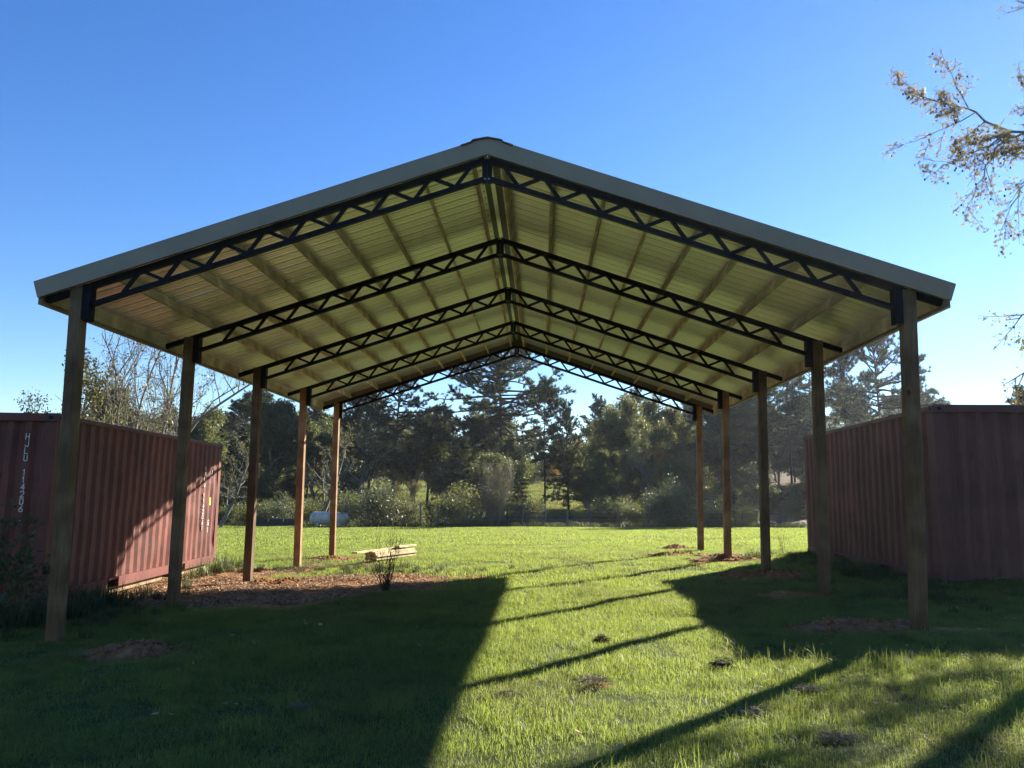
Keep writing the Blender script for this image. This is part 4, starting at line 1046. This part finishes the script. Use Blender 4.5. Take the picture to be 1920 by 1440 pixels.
# rank undergrowth at the foot of the treeline
TU = [blades(f'undergrowth_{k}', 90, .5, .25, .9, .03, 170 + k, M_weed, 1.0) for k in range(2)]
x, y, r = frustum_pts(900, 46.9, 52, 9, 3); k_ = (x < 16); x, y = x[k_], y[k_]
scatter('rank_weeds', TU, x, y, .35 + .5 * r.random(len(x)), label='rank weeds along the foot of the treeline', cat='weeds')
TP = [blades(f'pasture_tuft_{k}', 80, .9, .1, .35, .05, 180 + k, M_past, 1.0) for k in range(2)]
x, y, r = frustum_pts(5000, 84, 126, 10, 3); k_ = (x < 14); x, y = x[k_], y[k_]
scatter('pasture_grass', TP, x, y, .8 + .6 * r.random(len(x)), label='sunlit yellow pasture grass far behind the treeline', cat='grass')

# ------------------------------------------------------------------ single small plants and clumps
def stemplant(name, loc, n, h, spread, seed, mat, label, cat, w=.004, leaf=None):
    r = np.random.default_rng(seed); segs = []
    tips = []
    for k in range(n):
        a = r.random() * 6.28; d = unit(np.array([math.cos(a) * spread * r.random(), math.sin(a) * spread * r.random(), 1])); p = np.array([r.normal() * .03, r.normal() * .03, -.05]); L_ = h * r.uniform(.55, 1.1)
        for j in range(6):
            d = unit(d + r.normal(size=3) * .09); q = p + d * L_ / 6; segs.append((p, q, w * (1 - j / 7), w * (1 - (j + 1) / 7)))
            if j > 1 and r.random() < .8:
                dd = unit(d + r.normal(size=3) * .45); segs.append((q, q + dd * L_ * .16, w * .5, w * .25)); tips.append(q + dd * L_ * .16)
            p = q
        tips.append(p)
    me = segs_mesh(name, segs, 4, mat); root = thing(name, loc, label, cat); objm('stems', me, None, root)
    if leaf is not None and tips:
        tt = np.array(tips); i = r.integers(0, len(tt), leaf[0]); objm('leaves', leaf_mesh('leaves', tt[i] + rdir(r, leaf[0]) * .05, leaf[1], r, leaf[2], .45), None, root)
    return root
stemplant('dead_weed', (-2.42, 12.6, H0(-2.42, 12.6)), 26, .95, .40, 5, M_twig, 'dead black-stemmed weed standing in front of the lumber pile', 'weed', .0065)
stemplant('dry_stalks', (5.35, 17.9, H0(5.35, 17.9)), 9, .95, .35, 6, M_barkpale, 'pale dry stalks beside the far end of the right container', 'weed', .003)
stemplant('tall_weed', (-5.95, 8.9, H0(-5.95, 8.9)), 22, 1.15, .55, 8, M_weed, 'tall arching weed clump at the left edge in front of the left container', 'weed', .004, (900, .07, M_weed))
stemplant('tall_weed', (-6.6, 9.6, H0(-6.6, 9.6)), 22, 1.35, .5, 9, M_weed, 'feathery weed clump against the lettered end of the left container', 'weed', .004, (900, .07, M_weed))
CL = [(1.55, 7.05, .17, .10, 'dark rounded clump of dead grass in the sunlit turf, right of the middle', M_twig), (.42, 6.4, .20, .05, 'flat clump of dry thatch near the middle of the foreground', M_thatch), (1.46, 5.66, .18, .07, 'pale dry thatch clump in front of the dark rounded clump', M_thatch),
      (2.0, 6.15, .15, .06, 'brown thatch clump right of the pale thatch clump', M_thatch), (-.22, 6.15, .17, .04, 'low thatch patch beside the edge of the roof shadow', M_thatch), (.62, 8.25, .10, .08, 'small dark leaf clump standing on the sunlit turf', M_twig),
      (-1.75, 5.95, .10, .04, 'pale tuft of thatch in the roof shadow', M_thatch), (1.75, 4.95, .16, .05, 'thatch clump lowest in the sunlit foreground', M_thatch), (.35, 13.3, .30, .05, 'dark disturbed turf clump beside the roof shadow under the pavilion', M_thatch)]
for k, (cx_, cy_, rr0, hh0, lab, mt) in enumerate(CL):
    r = np.random.default_rng(900 + k); n = 420; rr0 *= .8; hh0 *= .9; q = rdir(r, n); q[:, 2] = np.abs(q[:, 2]); pts = q * np.array([rr0, rr0 * .75, hh0]) * (r.random((n, 1)) ** .35)
    d = rdir(r, n); d[:, 2] *= .35; s = np.cross(d, rdir(r, n)); s /= np.linalg.norm(s, axis=1, keepdims=True); l = r.uniform(.03, .09, (n, 1))
    V = np.stack([pts - s * .0026, pts + s * .0026, pts + d * l], 1).reshape(-1, 3)
    core = np.array([[math.cos(a) * rr0 * .8, math.sin(a) * rr0 * .6, -.01] for a in np.linspace(0, 6.283, 13)[:-1]] + [[math.cos(a) * rr0 * .45, math.sin(a) * rr0 * .33, hh0 * .45 * (.8 + .4 * r.random())] for a in np.linspace(0, 6.283, 13)[:-1]])
    nb_ = n * 3; FQ = np.array([[nb_ + i, nb_ + (i + 1) % 12, nb_ + 12 + (i + 1) % 12, nb_ + 12 + i] for i in range(12)]); FT = np.array([[nb_ + 12 + i for i in range(12)]])
    me = mesh_np('thatch_clump', np.concatenate([V, core]), [np.arange(n * 3).reshape(n, 3), FQ, FT]) if k == 0 else mesh_np('thatch_clump', V, [np.arange(n * 3).reshape(n, 3)]); me.materials.append(mt)
    o = bpy.data.objects.new('thatch_clump', me); o.location = (cx_, cy_, H0(cx_, cy_) + .01); link(o); tag(o, lab, 'clump', 'dead grass clumps')

# ------------------------------------------------------------------ haze
if HAZE_DENSITY > 0:
    hz = MB().box((0, 60, 16), (130, 100, 21)).build('haze', None); tag(hz, kind='stuff')
    hz.scale = (1, 1, 1)
    m = bpy.data.materials.new('thin_haze'); m.use_nodes = True; nt = m.node_tree
    for n in list(nt.nodes): nt.nodes.remove(n)
    o_ = nt.nodes.new('ShaderNodeOutputMaterial'); pv = nt.nodes.new('ShaderNodeVolumePrincipled')
    pv.inputs['Color'].default_value = (.80, .88, 1.0, 1); pv.inputs['Density'].default_value = HAZE_DENSITY; pv.inputs['Anisotropy'].default_value = .6
    nt.links.new(pv.outputs[0], o_.inputs['Volume']); hz.data.materials.append(m)
